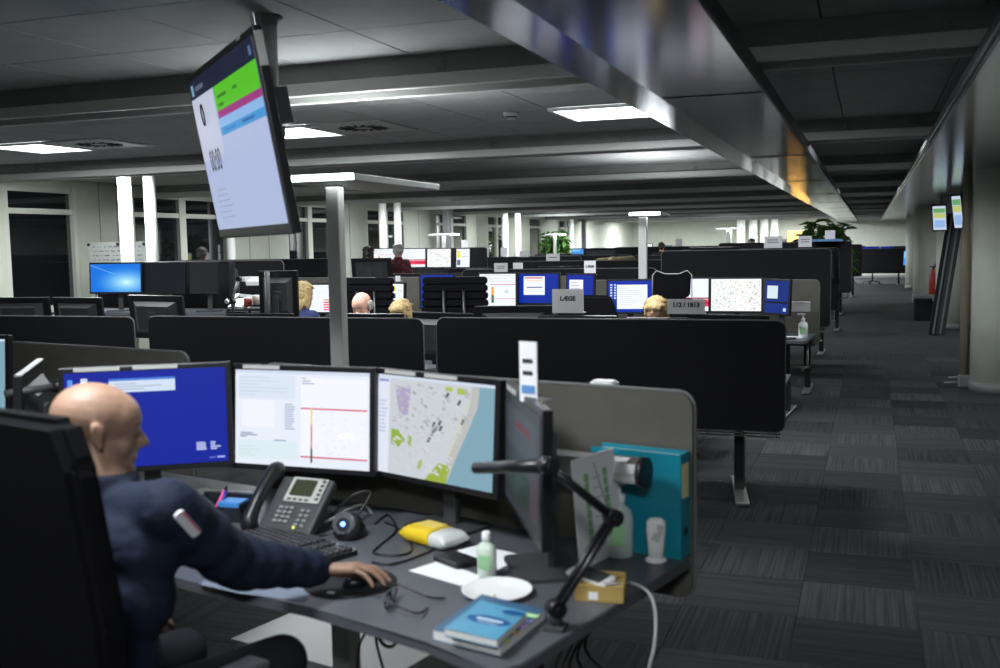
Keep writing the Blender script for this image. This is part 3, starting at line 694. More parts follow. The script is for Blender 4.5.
# neighbour to the left
LD = desk('neighbouring desk behind the bald man, its dark grey partition ending left of centre', (-3.82, 3.92, 0), -0.20, 2.05, 0.74, 1.20, 0.56, fab=M_fabg, legs=False)
LD.rotation_euler = (0, 0, -0.20)
p = atY(-42, 388, 3.35); monitor('monitor', 'monitor with a green and yellow map cut off by the left photo edge', (p.x, p.y, 0.80), 0.05, scr_map(9), S_near, hc=0.32)
p = atY(24, 390, 2.75); monitor('monitor', 'black monitor seen edge-on from its back above the high-backed chair', (p.x - 0.03, p.y + 0.03, 0.74), math.radians(-53), None, hc=0.33, tilt=0.05)
desk_lamp('black bar desk lamp beside the edge-on monitor behind the high-backed chair', (-2.62, 2.85, 0.74), atY(70, 420, 3.0), atY(58, 386, 2.7), atY(5, 394, 2.55), r=0.014, headm=M_dgrey)
# sign card on top of the edge-on monitor
s_ = sign('tall white card standing on top of the edge-on monitor', tuple(atY(529, 402, 2.60)), math.radians(-20), 0.06, 0.165, '==', holder=False)
bm = B(); box(bm, (0, -0.003, 0.035), (0.045, 0.002, 0.022)); obj('blue_print', bm, mat('print_blue', (0.12, 0.28, 0.6), 0.7), s_)

# keyboard
kc = atZ(292, 546); t = thing('keyboard', 'black desktop keyboard partly under the navy sleeve', 'keyboard', (kc.x, kc.y, DZ), math.radians(-24))
bm = B(); prism(bm, rrect(0.46, 0.16, 0.012), 0.0, 0.016); obj('keyboard_body', bm, M_blk, t)
km = B(); box(km, (0, 0, 0.006), (0.0155, 0.0155, 0.009), bev=0.0018); key0 = obj('key', km, M_dgrey, t); fk = True
for r_ in range(6):
    for c_ in range(22):
        if r_ == 5 and 4 <= c_ <= 9: continue
        if c_ in (15, 18): continue
        o = key0 if fk else key0.copy()
        if not fk: COL.objects.link(o); o.parent = t
        fk = False; o.location = (-0.21 + 0.02 * c_, 0.058 - 0.0225 * r_, 0.014)
bm = B(); box(bm, (0, 0, 0.006), (0.115, 0.0155, 0.009), bev=0.0018); o = obj('space_bar', bm, M_dgrey, t); o.location = (-0.08, -0.0545, 0.014)

# phone
pcn = atZ(281, 536); t = thing('desk_phone', 'grey office telephone with display and handset', 'telephone', (pcn.x, pcn.y, DZ), math.radians(-4))
R_ = Matrix.Translation((0.0, 0.03, 0.0)) @ Matrix.Rotation(math.radians(42), 4, 'X')
def pbox(nm, c, s, m, bev=0.003):
    o = boxo(nm, c, s, m, t, bev=bev); o.matrix_local = R_; return o
pbox('phone_body', (0.01, 0.085, 0.02), (0.2, 0.215, 0.035), M_dgrey, 0.008)
boxo('phone_wedge', (0.01, 0.09, 0.03), (0.17, 0.12, 0.06), M_dgrey, t, bev=0.01)
pbox('face_plate', (0.025, 0.142, 0.04), (0.135, 0.095, 0.006), mat('phone_face', (0.42, 0.43, 0.40), 0.4))
pbox('lcd', (0.015, 0.148, 0.044), (0.085, 0.062, 0.003), mat('phone_lcd', (0.045, 0.05, 0.03), 0.2))
for i in range(3):
    for j in range(4): pbox('key', (-0.035 + 0.021 * i, 0.07 - 0.017 * j, 0.041), (0.015, 0.010, 0.006), M_grey, 0.001)
for i in range(2):
    for j in range(4): pbox('round_key', (0.05 + 0.022 * i, 0.065 - 0.018 * j, 0.041), (0.014, 0.010, 0.006), M_grey, 0.002)
for j in range(5): pbox('side_key', (0.082, 0.178 - 0.017 * j, 0.045), (0.011, 0.008, 0.005), M_dgrey, 0.001)
for j in range(4): pbox('soft_key', (-0.02 + 0.022 * j, 0.103, 0.044), (0.014, 0.007, 0.004), M_dgrey, 0.001)
pbox('message_light', (0.047, 0.0, 0.043), (0.007, 0.007, 0.004), mat('led_yellow', (0.6, 0.6, 0.1), 0.4, emit=(0.8, 0.8, 0.1), estr=1.0), 0.001)
bm = B(); tube(bm, spline([(-0.105, -0.02, 0.05), (-0.105, -0.0, 0.07), (-0.105, 0.09, 0.08), (-0.105, 0.18, 0.07), (-0.105, 0.20, 0.05)], 5), [0.026, 0.028, 0.029, 0.029, 0.028, 0.026, 0.024, 0.022, 0.022, 0.022, 0.022, 0.022, 0.022, 0.024, 0.026, 0.028, 0.03, 0.03, 0.03, 0.028, 0.026], seg=12)
o = obj('handset', bm, M_blk, t); o.matrix_local = R_
bm = B(); tube(bm, spline([(0.09, 0.16, 0.04), (0.15, 0.2, 0.1), (0.2, 0.22, 0.1), (0.16, 0.12, 0.004), (0.12, 0.02, 0.004)]), 0.004, seg=6); obj('cord', bm, M_blk, t)

# black device with a blue light
q = atZ(350, 536); t = thing('conference_device', 'small black rounded device with a blue light right of the telephone', 'device', (q.x, q.y, DZ), math.radians(20))
bm = B(); lathe(bm, [(0, 0), (0.045, 0.0), (0.052, 0.01), (0.048, 0.03), (0.036, 0.055), (0.018, 0.07), (0, 0.074)], sy=1.25); obj('shell', bm, M_blk, t)
bm = B(); rod(bm, (-0.01, -0.028, 0.045), (-0.012, -0.052, 0.052), 0.03, seg=24); rod(bm, (-0.01, -0.02, 0.045), (-0.012, -0.045, 0.052), 0.036, seg=24); obj('ring', bm, M_steel, t)
bm = B(); rod(bm, (-0.012, -0.045, 0.05), (-0.012, -0.056, 0.053), 0.021, seg=20); obj('face', bm, M_blk, t)
bm = B(); ball(bm, (-0.012, -0.058, 0.055), 0.0075); obj('blue_light', bm, mat('led_blue', (0.1, 0.2, 0.9), 0.3, emit=(0.1, 0.22, 1.0), estr=6.0), t)
for k, (u0, v0, u1, v1) in enumerate(((340, 545, 392, 568), (372, 520, 330, 572))): pass
def cable(label, pts, r=0.0035, m=None, name='cable'):
    bm = B(); tube(bm, spline(pts, 8), r, seg=6); o = obj(name, bm, m or M_blk); tag(o, label, 'cable'); return o
g = lambda u, v, z=DZ + 0.004: tuple(atZ(u, v, z))
cable('grey cable looping up behind the blue-lit device', [g(318, 524), tuple(atZ(330, 520, 0.775)), tuple(atZ(352, 508, 0.79)), tuple(atZ(365, 506, 0.775)), g(372, 514)], 0.005, M_grey)
cable('black cable looping over the desk between device and wipes', [g(375, 524), g(388, 515), g(396, 530), g(380, 545), g(374, 553), g(400, 555), g(412, 548), g(400, 530), g(385, 522)])
cable('black mouse cable crossing the desk towards the monitors', [g(372, 562), g(392, 564), g(418, 556), g(440, 545), g(455, 530)])
cable('thin black cable trailing below the map monitor', [g(370, 508), g(395, 509), g(425, 514), g(460, 519)])

# mouse pad and mouse
q = atZ(350, 583); t = thing('mouse_pad', 'round black mouse pad under the hand', 'mouse pad', (q.x, q.y, DZ), 0.0)
bm = B(); lathe(bm, [(0, 0), (0.125, 0), (0.127, 0.002), (0.125, 0.004), (0, 0.004)], seg=48); obj('pad', bm, M_blk2, t)
bm = B(); box(bm, (-0.005, -0.095, 0.0045), (0.02, 0.012, 0.001)); obj('printed_mark', bm, M_lgrey, t)
MO = atZ(361, 577, 0.76)
t = thing('computer_mouse', 'black computer mouse under the hand', 'mouse', (MO.x, MO.y, DZ + 0.004), math.radians(-35))
bm = B(); ball(bm, (0, 0, 0.0), (0.031, 0.056, 0.034)); 
for v in list(bm.verts):
    if v.co.z < 0: v.co.z = 0
obj('mouse_shell', bm, M_blk, t, smooth=True)
bm = B(); rod(bm, (-0.004, 0.03, 0.029), (0.004, 0.03, 0.029), 0.008, seg=12); obj('wheel', bm, M_grey, t)

# glasses
q = atZ(408, 603); t = thing('glasses', 'folded-open black-rimmed glasses lying on the desk', 'glasses', (q.x, q.y, DZ), 0)
A1, A2 = [atZ(*p_, DZ + 0.02) - q for p_ in ((384, 606), (397, 588))]; 
A1, A2 = Vector((A1.x, A1.y, 0.022)), Vector((A2.x, A2.y, 0.022))
wd = (A2 - A1); uw = wd.normalized(); ud = Vector((uw.y, -uw.x, 0))
if ud.x < 0: ud = -ud
for s0 in (0.27, 0.73):
    c = A1 + wd * s0; bm = B(); hw = wd.length * 0.21
    pts = [c + uw * hw * math.cos(a) + Vector((0, 0, 0.019 * math.sin(a))) for a in [2 * PI * k / 20 for k in range(20)]]
    tube(bm, pts, 0.0022, closed=True, seg=6); rm = obj('rim', bm, M_blk, t)
    bm = B(); bm.faces.new([bm.verts.new(p_) for p_ in pts]); obj('lens', bm, mat('clear_lens', (0.9, 0.92, 0.95), 0.02, trans=1.0, ior=1.2), rm)
bm = B(); tube(bm, [A1 + wd * 0.46 + V(0, 0, 0.008), A1 + wd * 0.5 + V(0, 0, 0.012), A1 + wd * 0.54 + V(0, 0, 0.008)], 0.0022, seg=6); obj('bridge', bm, M_blk, t)
for A_, (u_, v_), (u2, v2) in ((A1, (418, 614), (427, 609)), (A2, (430, 598), (445, 599))):
    e1 = atZ(u_, v_, DZ + 0.01) - q; e2 = atZ(u2, v2, DZ + 0.004) - q
    bm = B(); tube(bm, spline([A_ + V(0, 0, 0.01), A_ * 0.5 + Vector((e1.x, e1.y, 0.02)) * 0.5, (e1.x, e1.y, 0.012), (e2.x, e2.y, 0.006)], 5), 0.0032, seg=6); obj('temple', bm, M_blk, t)

# plate
q = atZ(497, 594); t = thing('plate', 'white round plate behind the blue books', 'plate', (q.x, q.y, DZ))
bm = B(); lathe(bm, [(0, 0.004), (0.055, 0.004), (0.062, 0.006), (0.09, 0.014), (0.0935, 0.016), (0.093, 0.013), (0.062, 0.001), (0.05, 0), (0, 0)], seg=48); obj('dish', bm, M_white, t)
bm = B(); box(bm, (0.01, -0.045, 0.010), (0.006, 0.02, 0.006), (0, 0, 0.4), bev=0.002); obj('crumb', bm, mat('crumb', (0.5, 0.45, 0.15), 0.8), t)
# books: lower thick with tabs, upper blue
def book(label, cs, z0, z1, cover, pages, z_in=0.002):
    c = sum((Vector(p_) for p_ in cs), Vector((0, 0, 0))) / 4; t = thing('book', label, 'book', (c.x, c.y, z0))
    loc = [(p_.x - c.x, p_.y - c.y) for p_ in cs]; h = z1 - z0
    inn = [(x * 0.99, y * 0.99) for x, y in loc]
    bm = B(); prism(bm, inn, 0.002, h - 0.002); obj('page_block', bm, pages, t)
    for a, b in ((0, 0.0012), (h - 0.0012, h)):
        bm = B(); prism(bm, loc, a, b); obj('cover', bm, cover, t)
    bm = B(); (x0, y0), (x1, y1) = loc[0], loc[1]
    return t, loc, h
q0, q1, q2, q3 = atZ(433, 640), atZ(500, 657), atZ(545, 620), atZ(482, 604)
M_pg = mat('book_pages', (0.72, 0.72, 0.7), 0.8); M_bc1 = mat('book_cover_grey_blue', (0.05, 0.12, 0.22), 0.35); M_bc2 = mat('book_cover_light_blue', (0.09, 0.30, 0.46), 0.3, var=0.12, vscale=18)
bk, loc, h = book('thick blue-grey book at the bottom of the pair, with coloured index tabs', [q0, q1, q2, q3], DZ, DZ + 0.026, M_bc1, M_pg)
for k, (s, cc) in enumerate(((0.12, (0.55, 0.7, 0.05)), (0.32, (0.8, 0.35, 0.12)), (0.5, (0.55, 0.3, 0.6)), (0.63, (0.35, 0.35, 0.7)), (0.8, (0.45, 0.7, 0.35)))):
    a, b = Vector((*loc[1], 0)), Vector((*loc[2], 0)); p_ = a.lerp(b, s) * 0.98
    bm = B(); box(bm, (p_.x - 0.012, p_.y, h + 0.001), (0.04, 0.018, 0.0015), (0, 0, math.atan2((b - a).y, (b - a).x) - PI / 2)); obj('index_tab', bm, mat('tab_%d' % k, cc, 0.6), bk)
bm = B(); a, b = Vector((*loc[0], 0)), Vector((*loc[1], 0)); box(bm, (a.lerp(b, 0.68).x, a.lerp(b, 0.68).y + 0.012, h + 0.0012), (0.085, 0.03, 0.0014), (0, 0, math.atan2((b - a).y, (b - a).x))); obj('yellow_note', bm, mat('tab_0', (0.55, 0.7, 0.05), 0.6), bk)
z1 = DZ + 0.029
r0, r1, r2, r3 = atZ(444, 628, z1 + 0.018), atZ(497, 640, z1 + 0.018), atZ(527, 612, z1 + 0.018), atZ(481, 600, z1 + 0.018)
bk2, loc, h = book('light blue book with oval emblem on top of the pair', [r0, r1, r2, r3], z1, z1 + 0.018, M_bc2, M_pg)
cx_ = sum(x for x, y in loc) / 4; cy_ = sum(y for x, y in loc) / 4; a = Vector((*loc[0], 0)); b = Vector((*loc[1], 0)); aa = math.atan2((b - a).y, (b - a).x)
bm = B(); bmesh.ops.create_circle(bm, cap_ends=True, segments=28, radius=1.0, matrix=Matrix.Translation((0.005, -0.005, h + 0.0006)) @ Matrix.Rotation(aa, 4, 'Z') @ Matrix.Diagonal((0.058, 0.024, 1, 1))); obj('cover_emblem', bm, mat('print_dark_blue', (0.01, 0.08, 0.25), 0.4), bk2)
bm = B(); box(bm, (0.008, -0.005, h + 0.0012), (0.07, 0.010, 0.0006), (0, 0, aa)); box(bm, (0.008, -0.022, h + 0.0012), (0.05, 0.003, 0.0006), (0, 0, aa)); obj('cover_print', bm, mat('print_pale', (0.55, 0.7, 0.8), 0.5), bk2)
bm = B(); bmesh.ops.create_circle(bm, cap_ends=True, segments=20, radius=1.0, matrix=Matrix.Translation((0.045, 0.055, h + 0.0007)) @ Matrix.Rotation(aa, 4, 'Z') @ Matrix.Diagonal((0.03, 0.015, 1, 1))); obj('small_emblem', bm, mat('print_dark_blue', (0.01, 0.08, 0.25), 0.4), bk2)
# papers
def sheet(label, cs, z=DZ + 0.0006, name='paper_sheet', m=None):
    c = sum((Vector(p_) for p_ in cs), Vector((0, 0, 0))) / len(cs)
    bm = B(); prism(bm, [(p_.x, p_.y) for p_ in cs], z, z + 0.0012); o = obj(name, bm, m or M_paper); tag(o, label, 'paper'); return o
sheet('white paper sheet in front of the black wallet', [atZ(409, 571), atZ(461, 586), atZ(482, 577), atZ(440, 561)])
sheet('white paper sheet beside the sanitizer bottle', [atZ(456, 552), atZ(478, 546), atZ(527, 557), atZ(497, 571), atZ(478, 566)], DZ + 0.0022)
sheet('blue-grey folded sheet under the navy sleeve at the desk edge', [atZ(200, 585), atZ(212, 572), atZ(260, 580), atZ(312, 590), atZ(305, 602), atZ(240, 594)], name='paper_sheet', m=mat('paper_grey_blue', (0.16, 0.19, 0.25), 0.7))
q = atZ(456, 563); t = thing('wallet', 'black leather wallet on the paper left of the bottle', 'wallet', (q.x, q.y, DZ + 0.004), math.radians(-30))
bm = B(); prism(bm, rrect(0.12, 0.085, 0.012), 0, 0.013); bmesh.ops.bevel(bm, geom=[e for e in bm.edges if abs(e.verts[0].co.z - e.verts[1].co.z) < 1e-5], offset=0.003, segments=2, affect='EDGES'); obj('leather_shell', bm, M_blk, t)
bm = B(); prism(bm, rrect(0.108, 0.006, 0.002, cy=-0.038), 0.005, 0.0165); obj('stitched_flap', bm, M_dgrey, t)
# wipes pack
q = atZ(434, 543); t = thing('wipes_pack', 'yellow and white soft pack of wipes', 'wipes pack', (q.x, q.y, DZ), math.radians(-24))
def pillow(x0, x1, w, h, m, nm):
    bm = B(); n = 8; rings = []
    for i in range(n + 1):
        x = x0 + (x1 - x0) * i / n; f = min(1.0, 0.25 + 3.2 * min(x - (-0.105), 0.105 - x) / 0.1); f = max(0.12, min(1, f))
        rings.append([bm.verts.new((x, w / 2 * (0.9 + 0.1 * f) * math.copysign(abs(math.cos(a)) ** 0.6, math.cos(a)) if abs(math.cos(a)) > 1e-6 else 0, h / 2 + h / 2 * f * math.copysign(abs(math.sin(a)) ** 0.6, math.sin(a)) if abs(math.sin(a)) > 1e-6 else h / 2)) for a in [2 * PI * k / 16 for k in range(16)]])
    for A, Bv in zip(rings, rings[1:]):
        for k in range(16): f = bm.faces.new((A[k], A[(k + 1) % 16], Bv[(k + 1) % 16], Bv[k])); f.smooth = True
    for R in (rings[0], rings[-1]): bm.faces.new(R)
    return obj(nm, bm, m, t)
pillow(-0.105, 0.035, 0.115, 0.052, mat('pack_yellow', (0.75, 0.53, 0.02), 0.35, bump=0.3, bscale=40), 'yellow_wrap')
pillow(0.03, 0.105, 0.113, 0.050, mat('pack_clear', (0.62, 0.64, 0.62), 0.25, bump=0.3, bscale=40), 'clear_end')
boxo('lid_label', (-0.02, 0.01, 0.053), (0.085, 0.055, 0.004), mat('pack_label', (0.8, 0.62, 0.15), 0.4), t, bev=0.002)
# bottles
def sanitizer(label, loc, s=1.0, m=None, pump=False):
    t = thing('sanitizer_bottle', label, 'bottle', loc)
    bm = B(); lathe(bm, [(0, 0), (0.026 * s, 0), (0.028 * s, 0.006 * s), (0.028 * s, 0.075 * s), (0.024 * s, 0.09 * s), (0.011 * s, 0.1 * s), (0.011 * s, 0.106 * s), (0, 0.106 * s)], seg=24, sy=0.75); obj('bottle_body', bm, m or mat('gel_clear', (0.62, 0.72, 0.62), 0.15, coat=0.5), t)
    bm = B()
    if pump: lathe(bm, [(0.012 * s, 0.104 * s), (0.013 * s, 0.118 * s), (0.005 * s, 0.12 * s), (0.005 * s, 0.14 * s), (0, 0.14 * s)], seg=16); box(bm, (-0.01 * s, 0, 0.142 * s), (0.045 * s, 0.014 * s, 0.009 * s), bev=0.002)
    else: lathe(bm, [(0.012 * s, 0.104 * s), (0.013 * s, 0.106 * s), (0.013 * s, 0.125 * s), (0.011 * s, 0.128 * s), (0, 0.128 * s)], seg=16)
    obj('cap', bm, M_white, t)
    bm = B(); box(bm, (0, -0.0215 * s, 0.045 * s), (0.034 * s, 0.002, 0.04 * s)); obj('front_label', bm, mat('label_green', (0.3, 0.55, 0.3), 0.5), t)
    return t
q = atZ(487, 576); sanitizer('small clear hand gel bottle with white cap and green label', (q.x, q.y, DZ), 0.98)
q = atZ(619, 556); sanitizer('translucent spray bottle behind the standing green-striped card', (q.x, q.y, DZ), 1.55, mat('gel_pale', (0.45, 0.52, 0.52), 0.2, coat=0.4), True)
# white freshener
q = atZ(656, 561); t = thing('air_freshener', 'white upright air freshener in front of the teal binder', 'air freshener', (q.x, q.y, DZ), 0.3)
bm = B(); lathe(bm, [(0, 0), (0.030, 0), (0.032, 0.006), (0.022, 0.012), (0.0, 0.012)], seg=24); obj('foot', bm, M_white, t)
bm = B(); lathe(bm, [(0, 0.01), (0.022, 0.012), (0.024, 0.05), (0.028, 0.09), (0.027, 0.115), (0.018, 0.125), (0, 0.128)], seg=24, sy=0.6); obj('shell', bm, M_white, t)
bm = B(); box(bm, (0.004, -0.0145, 0.085), (0.022, 0.004, 0.05), (0.0, 0.35, 0), bev=0.0015); obj('vent_slot', bm, M_lgrey, t)
# teal binder against the partition
bp_ = pc - ux * 0.145 + Vector((-math.sin(ang), math.cos(ang), 0)) * -0.062
t = thing('ring_binder', 'teal ring binder leaning upright against the grey partition', 'binder', (bp_.x, bp_.y, DZ), ang)
M_teal = mat('teal_board', (0.008, 0.22, 0.30), 0.35, var=0.05)
for yy in (-0.034, 0.034): boxo('cover', (0, yy, 0.152), (0.285, 0.004, 0.304), M_teal, t)
boxo('spine', (0.1425, 0, 0.152), (0.004, 0.07, 0.304), M_teal, t)
boxo('spine_label', (0.1452, -0.004, 0.225), (0.0015, 0.045, 0.10), mat('label_yellow', (0.75, 0.7, 0.35), 0.7), t)
bm = B(); rod(bm, (0.144, 0, 0.075), (0.1462, 0, 0.075), 0.012, seg=20); obj('finger_hole', bm, M_blk, t)
boxo('page_block', (-0.01, 0, 0.149), (0.25, 0.06, 0.285), M_paper, t)
# aluminium shelf rail
c = atY(600, 467, 2.80); t = thing('shelf_rail', 'aluminium tool rail with black end cap in front of the teal binder', 'shelf rail', (c.x, c.y, c.z), ang)
bm = B(); prism(bm, [(-0.035, -0.028), (-0.04, 0.0), (-0.032, 0.025), (0.02, 0.036), (0.03, 0.03), (0.03, -0.025), (0.0, -0.038)], -0.19, 0.13, M=Matrix(((0, 0, 1, 0), (1, 0, 0, 0), (0, 1, 0, 0), (0, 0, 0, 1)))); obj('rail_profile', bm, M_alu, t)
bm = B(); rod(bm, (0.13, -0.004, 0), (0.148, -0.004, 0), 0.043, seg=24); obj('end_cap', bm, M_blk, t)
boxo('label_strip', (-0.03, -0.02, 0.034), (0.26, 0.03, 0.003), M_white, t, rot=(0.2, 0, 0))
bm = B(); 
for x in (-0.12, 0.05): box(bm, (x, 0.07, -0.01), (0.03, 0.1, 0.02))
obj('bracket', bm, M_dgrey, t)
# standing card with green columns
a_, b_ = atZ(580, 571), atZ(626, 549)
t = thing('standing_card', 'white standing card with two green columns of print', 'card', (a_.x, a_.y, DZ))
tl, tr = atY(571, 461, 2.52) - a_, atY(612, 448, 2.72) - a_
bl, br = Vector((0, 0, 0)), Vector(b_ - a_)
tl = Vector((tl.x, tl.y, tl.z + 0)); 
tl.z -= 0; tr.z -= 0
tl = Vector((tl.x, tl.y, atY(571, 461, 2.52).z - DZ)); tr = Vector((tr.x, tr.y, atY(612, 448, 2.72).z - DZ)); br.z = 0
nrm = (br - bl).cross(tl - bl).normalized() * 0.0015
def quad(a, b, c, d, off, m, nm, par):
    bm = B(); v = [bm.verts.new(p_ + off - nrm) for p_ in (a, b, c, d)]; w_ = [bm.verts.new(p_ + off + nrm) for p_ in (a, b, c, d)]
    bm.faces.new(v); bm.faces.new(list(reversed(w_)))
    for i in range(4): bm.faces.new((v[i], v[(i + 1) % 4], w_[(i + 1) % 4], w_[i]))
    return obj(nm, bm, m, par)
quad(bl, br, tr, tl, Vector(), M_paper, 'card_sheet', t)
def uvp(u, v): return bl.lerp(br, u).lerp(tl.lerp(tr, u), v)
s_ = 1 if nrm.y < 0 else -1
M_gr = mat('print_green', (0.25, 0.48, 0.25), 0.7); M_ltx = mat('print_grey', (0.45, 0.47, 0.47), 0.7)
for u0, u1 in ((0.24, 0.33), (0.68, 0.77)):
    for k in range(9): v0 = 0.12 + 0.083 * k; quad(uvp(u0, v0), uvp(u1, v0), uvp(u1, v0 + 0.07), uvp(u0, v0 + 0.07), nrm * s_ * 1.3, M_gr, 'green_print', t)
for k in range(8):
    v0 = 0.16 + 0.09 * k; quad(uvp(0.42, v0), uvp(0.6, v0), uvp(0.6, v0 + 0.008), uvp(0.42, v0 + 0.008), nrm * s_ * 1.3, M_ltx, 'print_line', t)
q = (bl + br) / 2 + Vector((0.03, 0.09, 0)); bm = B(); tube(bm, [tuple(q), tuple((tl + tr) / 2 * 0.92 + (bl + br) / 2 * 0.08)], 0.003, seg=6); obj('easel_strut', bm, M_grey, t)
# cardboard box, smartphone, charger cable
q = atZ(601, 597); t = thing('cardboard_box', 'small tan cardboard box carrying a smartphone', 'box', (q.x, q.y, DZ), math.radians(8))
M_cb = mat('cardboard', (0.46, 0.32, 0.10), 0.8, var=0.1)
boxo('carton', (0, 0, 0.022), (0.125, 0.085, 0.044), M_cb, t, bev=0.002)
boxo('carton_flap', (0.02, 0.04, 0.05), (0.08, 0.003, 0.014), mat('cardboard_light', (0.65, 0.48, 0.2), 0.8), t, rot=(0.5, 0, 0))
boxo('sticker', (-0.015, -0.0432, 0.017), (0.024, 0.001, 0.02), M_paper, t)
t2 = thing('smartphone', 'white smartphone lying tilted on the tan box', 'smartphone', (q.x - 0.028, q.y + 0.005, DZ + 0.049), rot=(0.12, 0.10, -0.35))
bm = B(); prism(bm, rrect(0.125, 0.062, 0.01), 0, 0.008); bmesh.ops.bevel(bm, geom=[e for e in bm.edges if abs(e.verts[0].co.z - e.verts[1].co.z) < 1e-5], offset=0.002, segments=2, affect='EDGES'); obj('phone_shell', bm, M_white, t2)
boxo('phone_screen', (0, 0, 0.0085), (0.09, 0.056, 0.001), mat('phone_glass', (0.05, 0.06, 0.065), 0.08), t2)
cable('white charging cable hanging over the right edge of the near desk', [g(603, 583, 0.79), g(618, 584, 0.785), g(632, 583, 0.75), tuple(atY(648, 592, 2.52)), tuple(atY(655, 610, 2.48)), tuple(atY(655, 640, 2.42)), tuple(atY(650, 664, 2.4)), tuple(atY(640, 700, 2.4))], 0.0042, mat('cable_white', (0.5, 0.5, 0.5), 0.5))
# lamp with jointed arm
desk_lamp('black jointed desk lamp clamped at the right front corner of the near desk', atZ(556, 629), atY(613, 517, 2.36), atY(548, 466, 2.24), atY(476, 468, 2.42), r=0.0165)
# pen tray
q = atZ(222, 517); t = thing('pen_tray', 'clear pen tray with pens and blue notes left of the telephone', 'pen tray', (q.x, q.y, DZ), math.radians(4))
bm = B()
for c_, s_2 in (((0, 0, 0.003), (0.2, 0.11, 0.005)), ((0, -0.054, 0.025), (0.2, 0.003, 0.05)), ((0, 0.054, 0.035), (0.2, 0.003, 0.07)), ((-0.1, 0, 0.03), (0.003, 0.11, 0.06)), ((0.1, 0, 0.03), (0.003, 0.11, 0.06)), ((0.02, 0, 0.03), (0.003, 0.11, 0.05))): box(bm, c_, s_2)
obj('tray', bm, mat('smoky_plastic', (0.04, 0.05, 0.07), 0.15, trans=0.6), t)
boxo('back_rim', (0, 0.056, 0.074), (0.2, 0.006, 0.006), M_alu, t)
boxo('blue_note_block', (0.055, -0.015, 0.035), (0.08, 0.07, 0.06), mat('note_blue', (0.05, 0.25, 0.6), 0.5), t, bev=0.002)
for k, (x, cc, rz_) in enumerate(((-0.02, (0.8, 0.08, 0.3), 0.5), (-0.06, (0.6, 0.45, 0.15), -1.1), (0.0, (0.02, 0.03, 0.25), 0.15))):
    bm = B(); a = Vector((x, 0.0, 0.03)); d_ = Vector((math.sin(rz_) * 0.05, 0.02, 0.06 if k != 1 else 0.02)); rod(bm, a - d_ * 0.4, a + d_, 0.0065, seg=8); pn = obj('marker', bm, mat('marker_%d' % k, cc, 0.4), t); 
    bm = B(); rod(bm, a + d_, a + d_ * 1.25, 0.005, 0.003, seg=8); obj('marker_tip', bm, M_blk, pn)
q = atZ(200, 512); t = thing('card_pouch', 'grey folded pouch beside the pen tray', 'pouch', (q.x, q.y, DZ), 0.3); bm = B(); prism(bm, [(-0.06, 0), (0.06, 0), (0.055, 0.06), (0.02, 0.085), (-0.055, 0.07)], -0.01, 0.01, M=Matrix.Rotation(-0.3, 4, 'X') @ MXZ); obj('pouch_body', bm, mat('pouch_grey', (0.11, 0.12, 0.11), 0.6), t); boxo('pouch_flap', (0, -0.014, 0.03), (0.1, 0.004, 0.02), M_dgrey, t)
# white object clipped on the near partition top
q = atY(602, 386, 3.02); t = thing('clip_box', 'white rounded box sitting on the top edge of the near grey partition', 'box', (q.x, q.y + 0.03, q.z - 0.006), ang); bm = B(); prism(bm, rrect(0.085, 0.05, 0.015), 0, 0.014); prism(bm, rrect(0.07, 0.04, 0.012), 0.014, 0.02); obj('box_shell', bm, M_white, t); boxo('clip', (0, 0, -0.02), (0.04, 0.045, 0.04), M_white, t)
# low white cabinet below the desk
t = thing('floor_cabinet', 'low white cabinet standing on the floor under the near desk', 'cabinet', (-1.82, 3.3, 0), ang)
boxo('carcass', (0, 0, 0.10), (0.72, 0.5, 0.16), M_white, t, bev=0.004); boxo('lid', (0, 0, 0.187), (0.74, 0.52, 0.014), M_white, t, bev=0.003); boxo('plinth', (0, 0, 0.012), (0.66, 0.46, 0.02), M_grey, t); bm = B(); box(bm, (0, -0.262, 0.15), (0.12, 0.012, 0.012)); obj('grip', bm, M_alu, t)
bm = B(); 
for x0, x1 in ((395, 360), (398, 392)): tube(bm, spline([tuple(atY(x0 - 22, 625, 2.55)), tuple(atY((x0 + x1) / 2 - 18, 645, 2.6)), tuple(atY(x1 - 3, 690, 2.65))]), 0.004, seg=6)
tube(bm, [tuple(atY(388, 633, 2.5) + Vector((0.032 * math.cos(a), 0, 0.04 * math.sin(a)))) for a in [2 * PI * k / 20 for k in range(20)]], 0.005, closed=True, seg=6)
o = obj('cable', bm, M_blk); tag(o, 'black cables hanging coiled below the near desk front', 'cable')
# ------------------------------------------------------------------ hanging display
c = Vector((-2.415, 3.534, 2.066)); yaw = math.radians(-42.6)
t = thing('hanging_display', 'large flat display hung from the ceiling showing a green and purple status board', 'display', tuple(c), yaw)
R_ = Matrix.Rotation(math.radians(9.56), 4, 'X')
tw, th = 1.14, 0.66
items = [('r', 0, 0, 1, 1, (178, 190, 226)), ('r', 0, 0.88, 1, 1, (28, 34, 56)), ('r', 0.03, 0.90, 0.07, 0.97, (120, 160, 190)), ('r', 0.10, 0.92, 0.24, 0.95, (90, 100, 120)), ('r', 0.38, 0.73, 1, 0.88, (88, 196, 36)), ('r', 0.38, 0.685, 1, 0.73, (160, 48, 130)), ('r', 0.38, 0.63, 1, 0.685, (140, 185, 235)), ('r', 0.38, 0.58, 1, 0.63, (60, 150, 215)), ('r', 0, 0.47, 0.36, 0.88, (196, 202, 224))]
rr_ = random.Random(5)
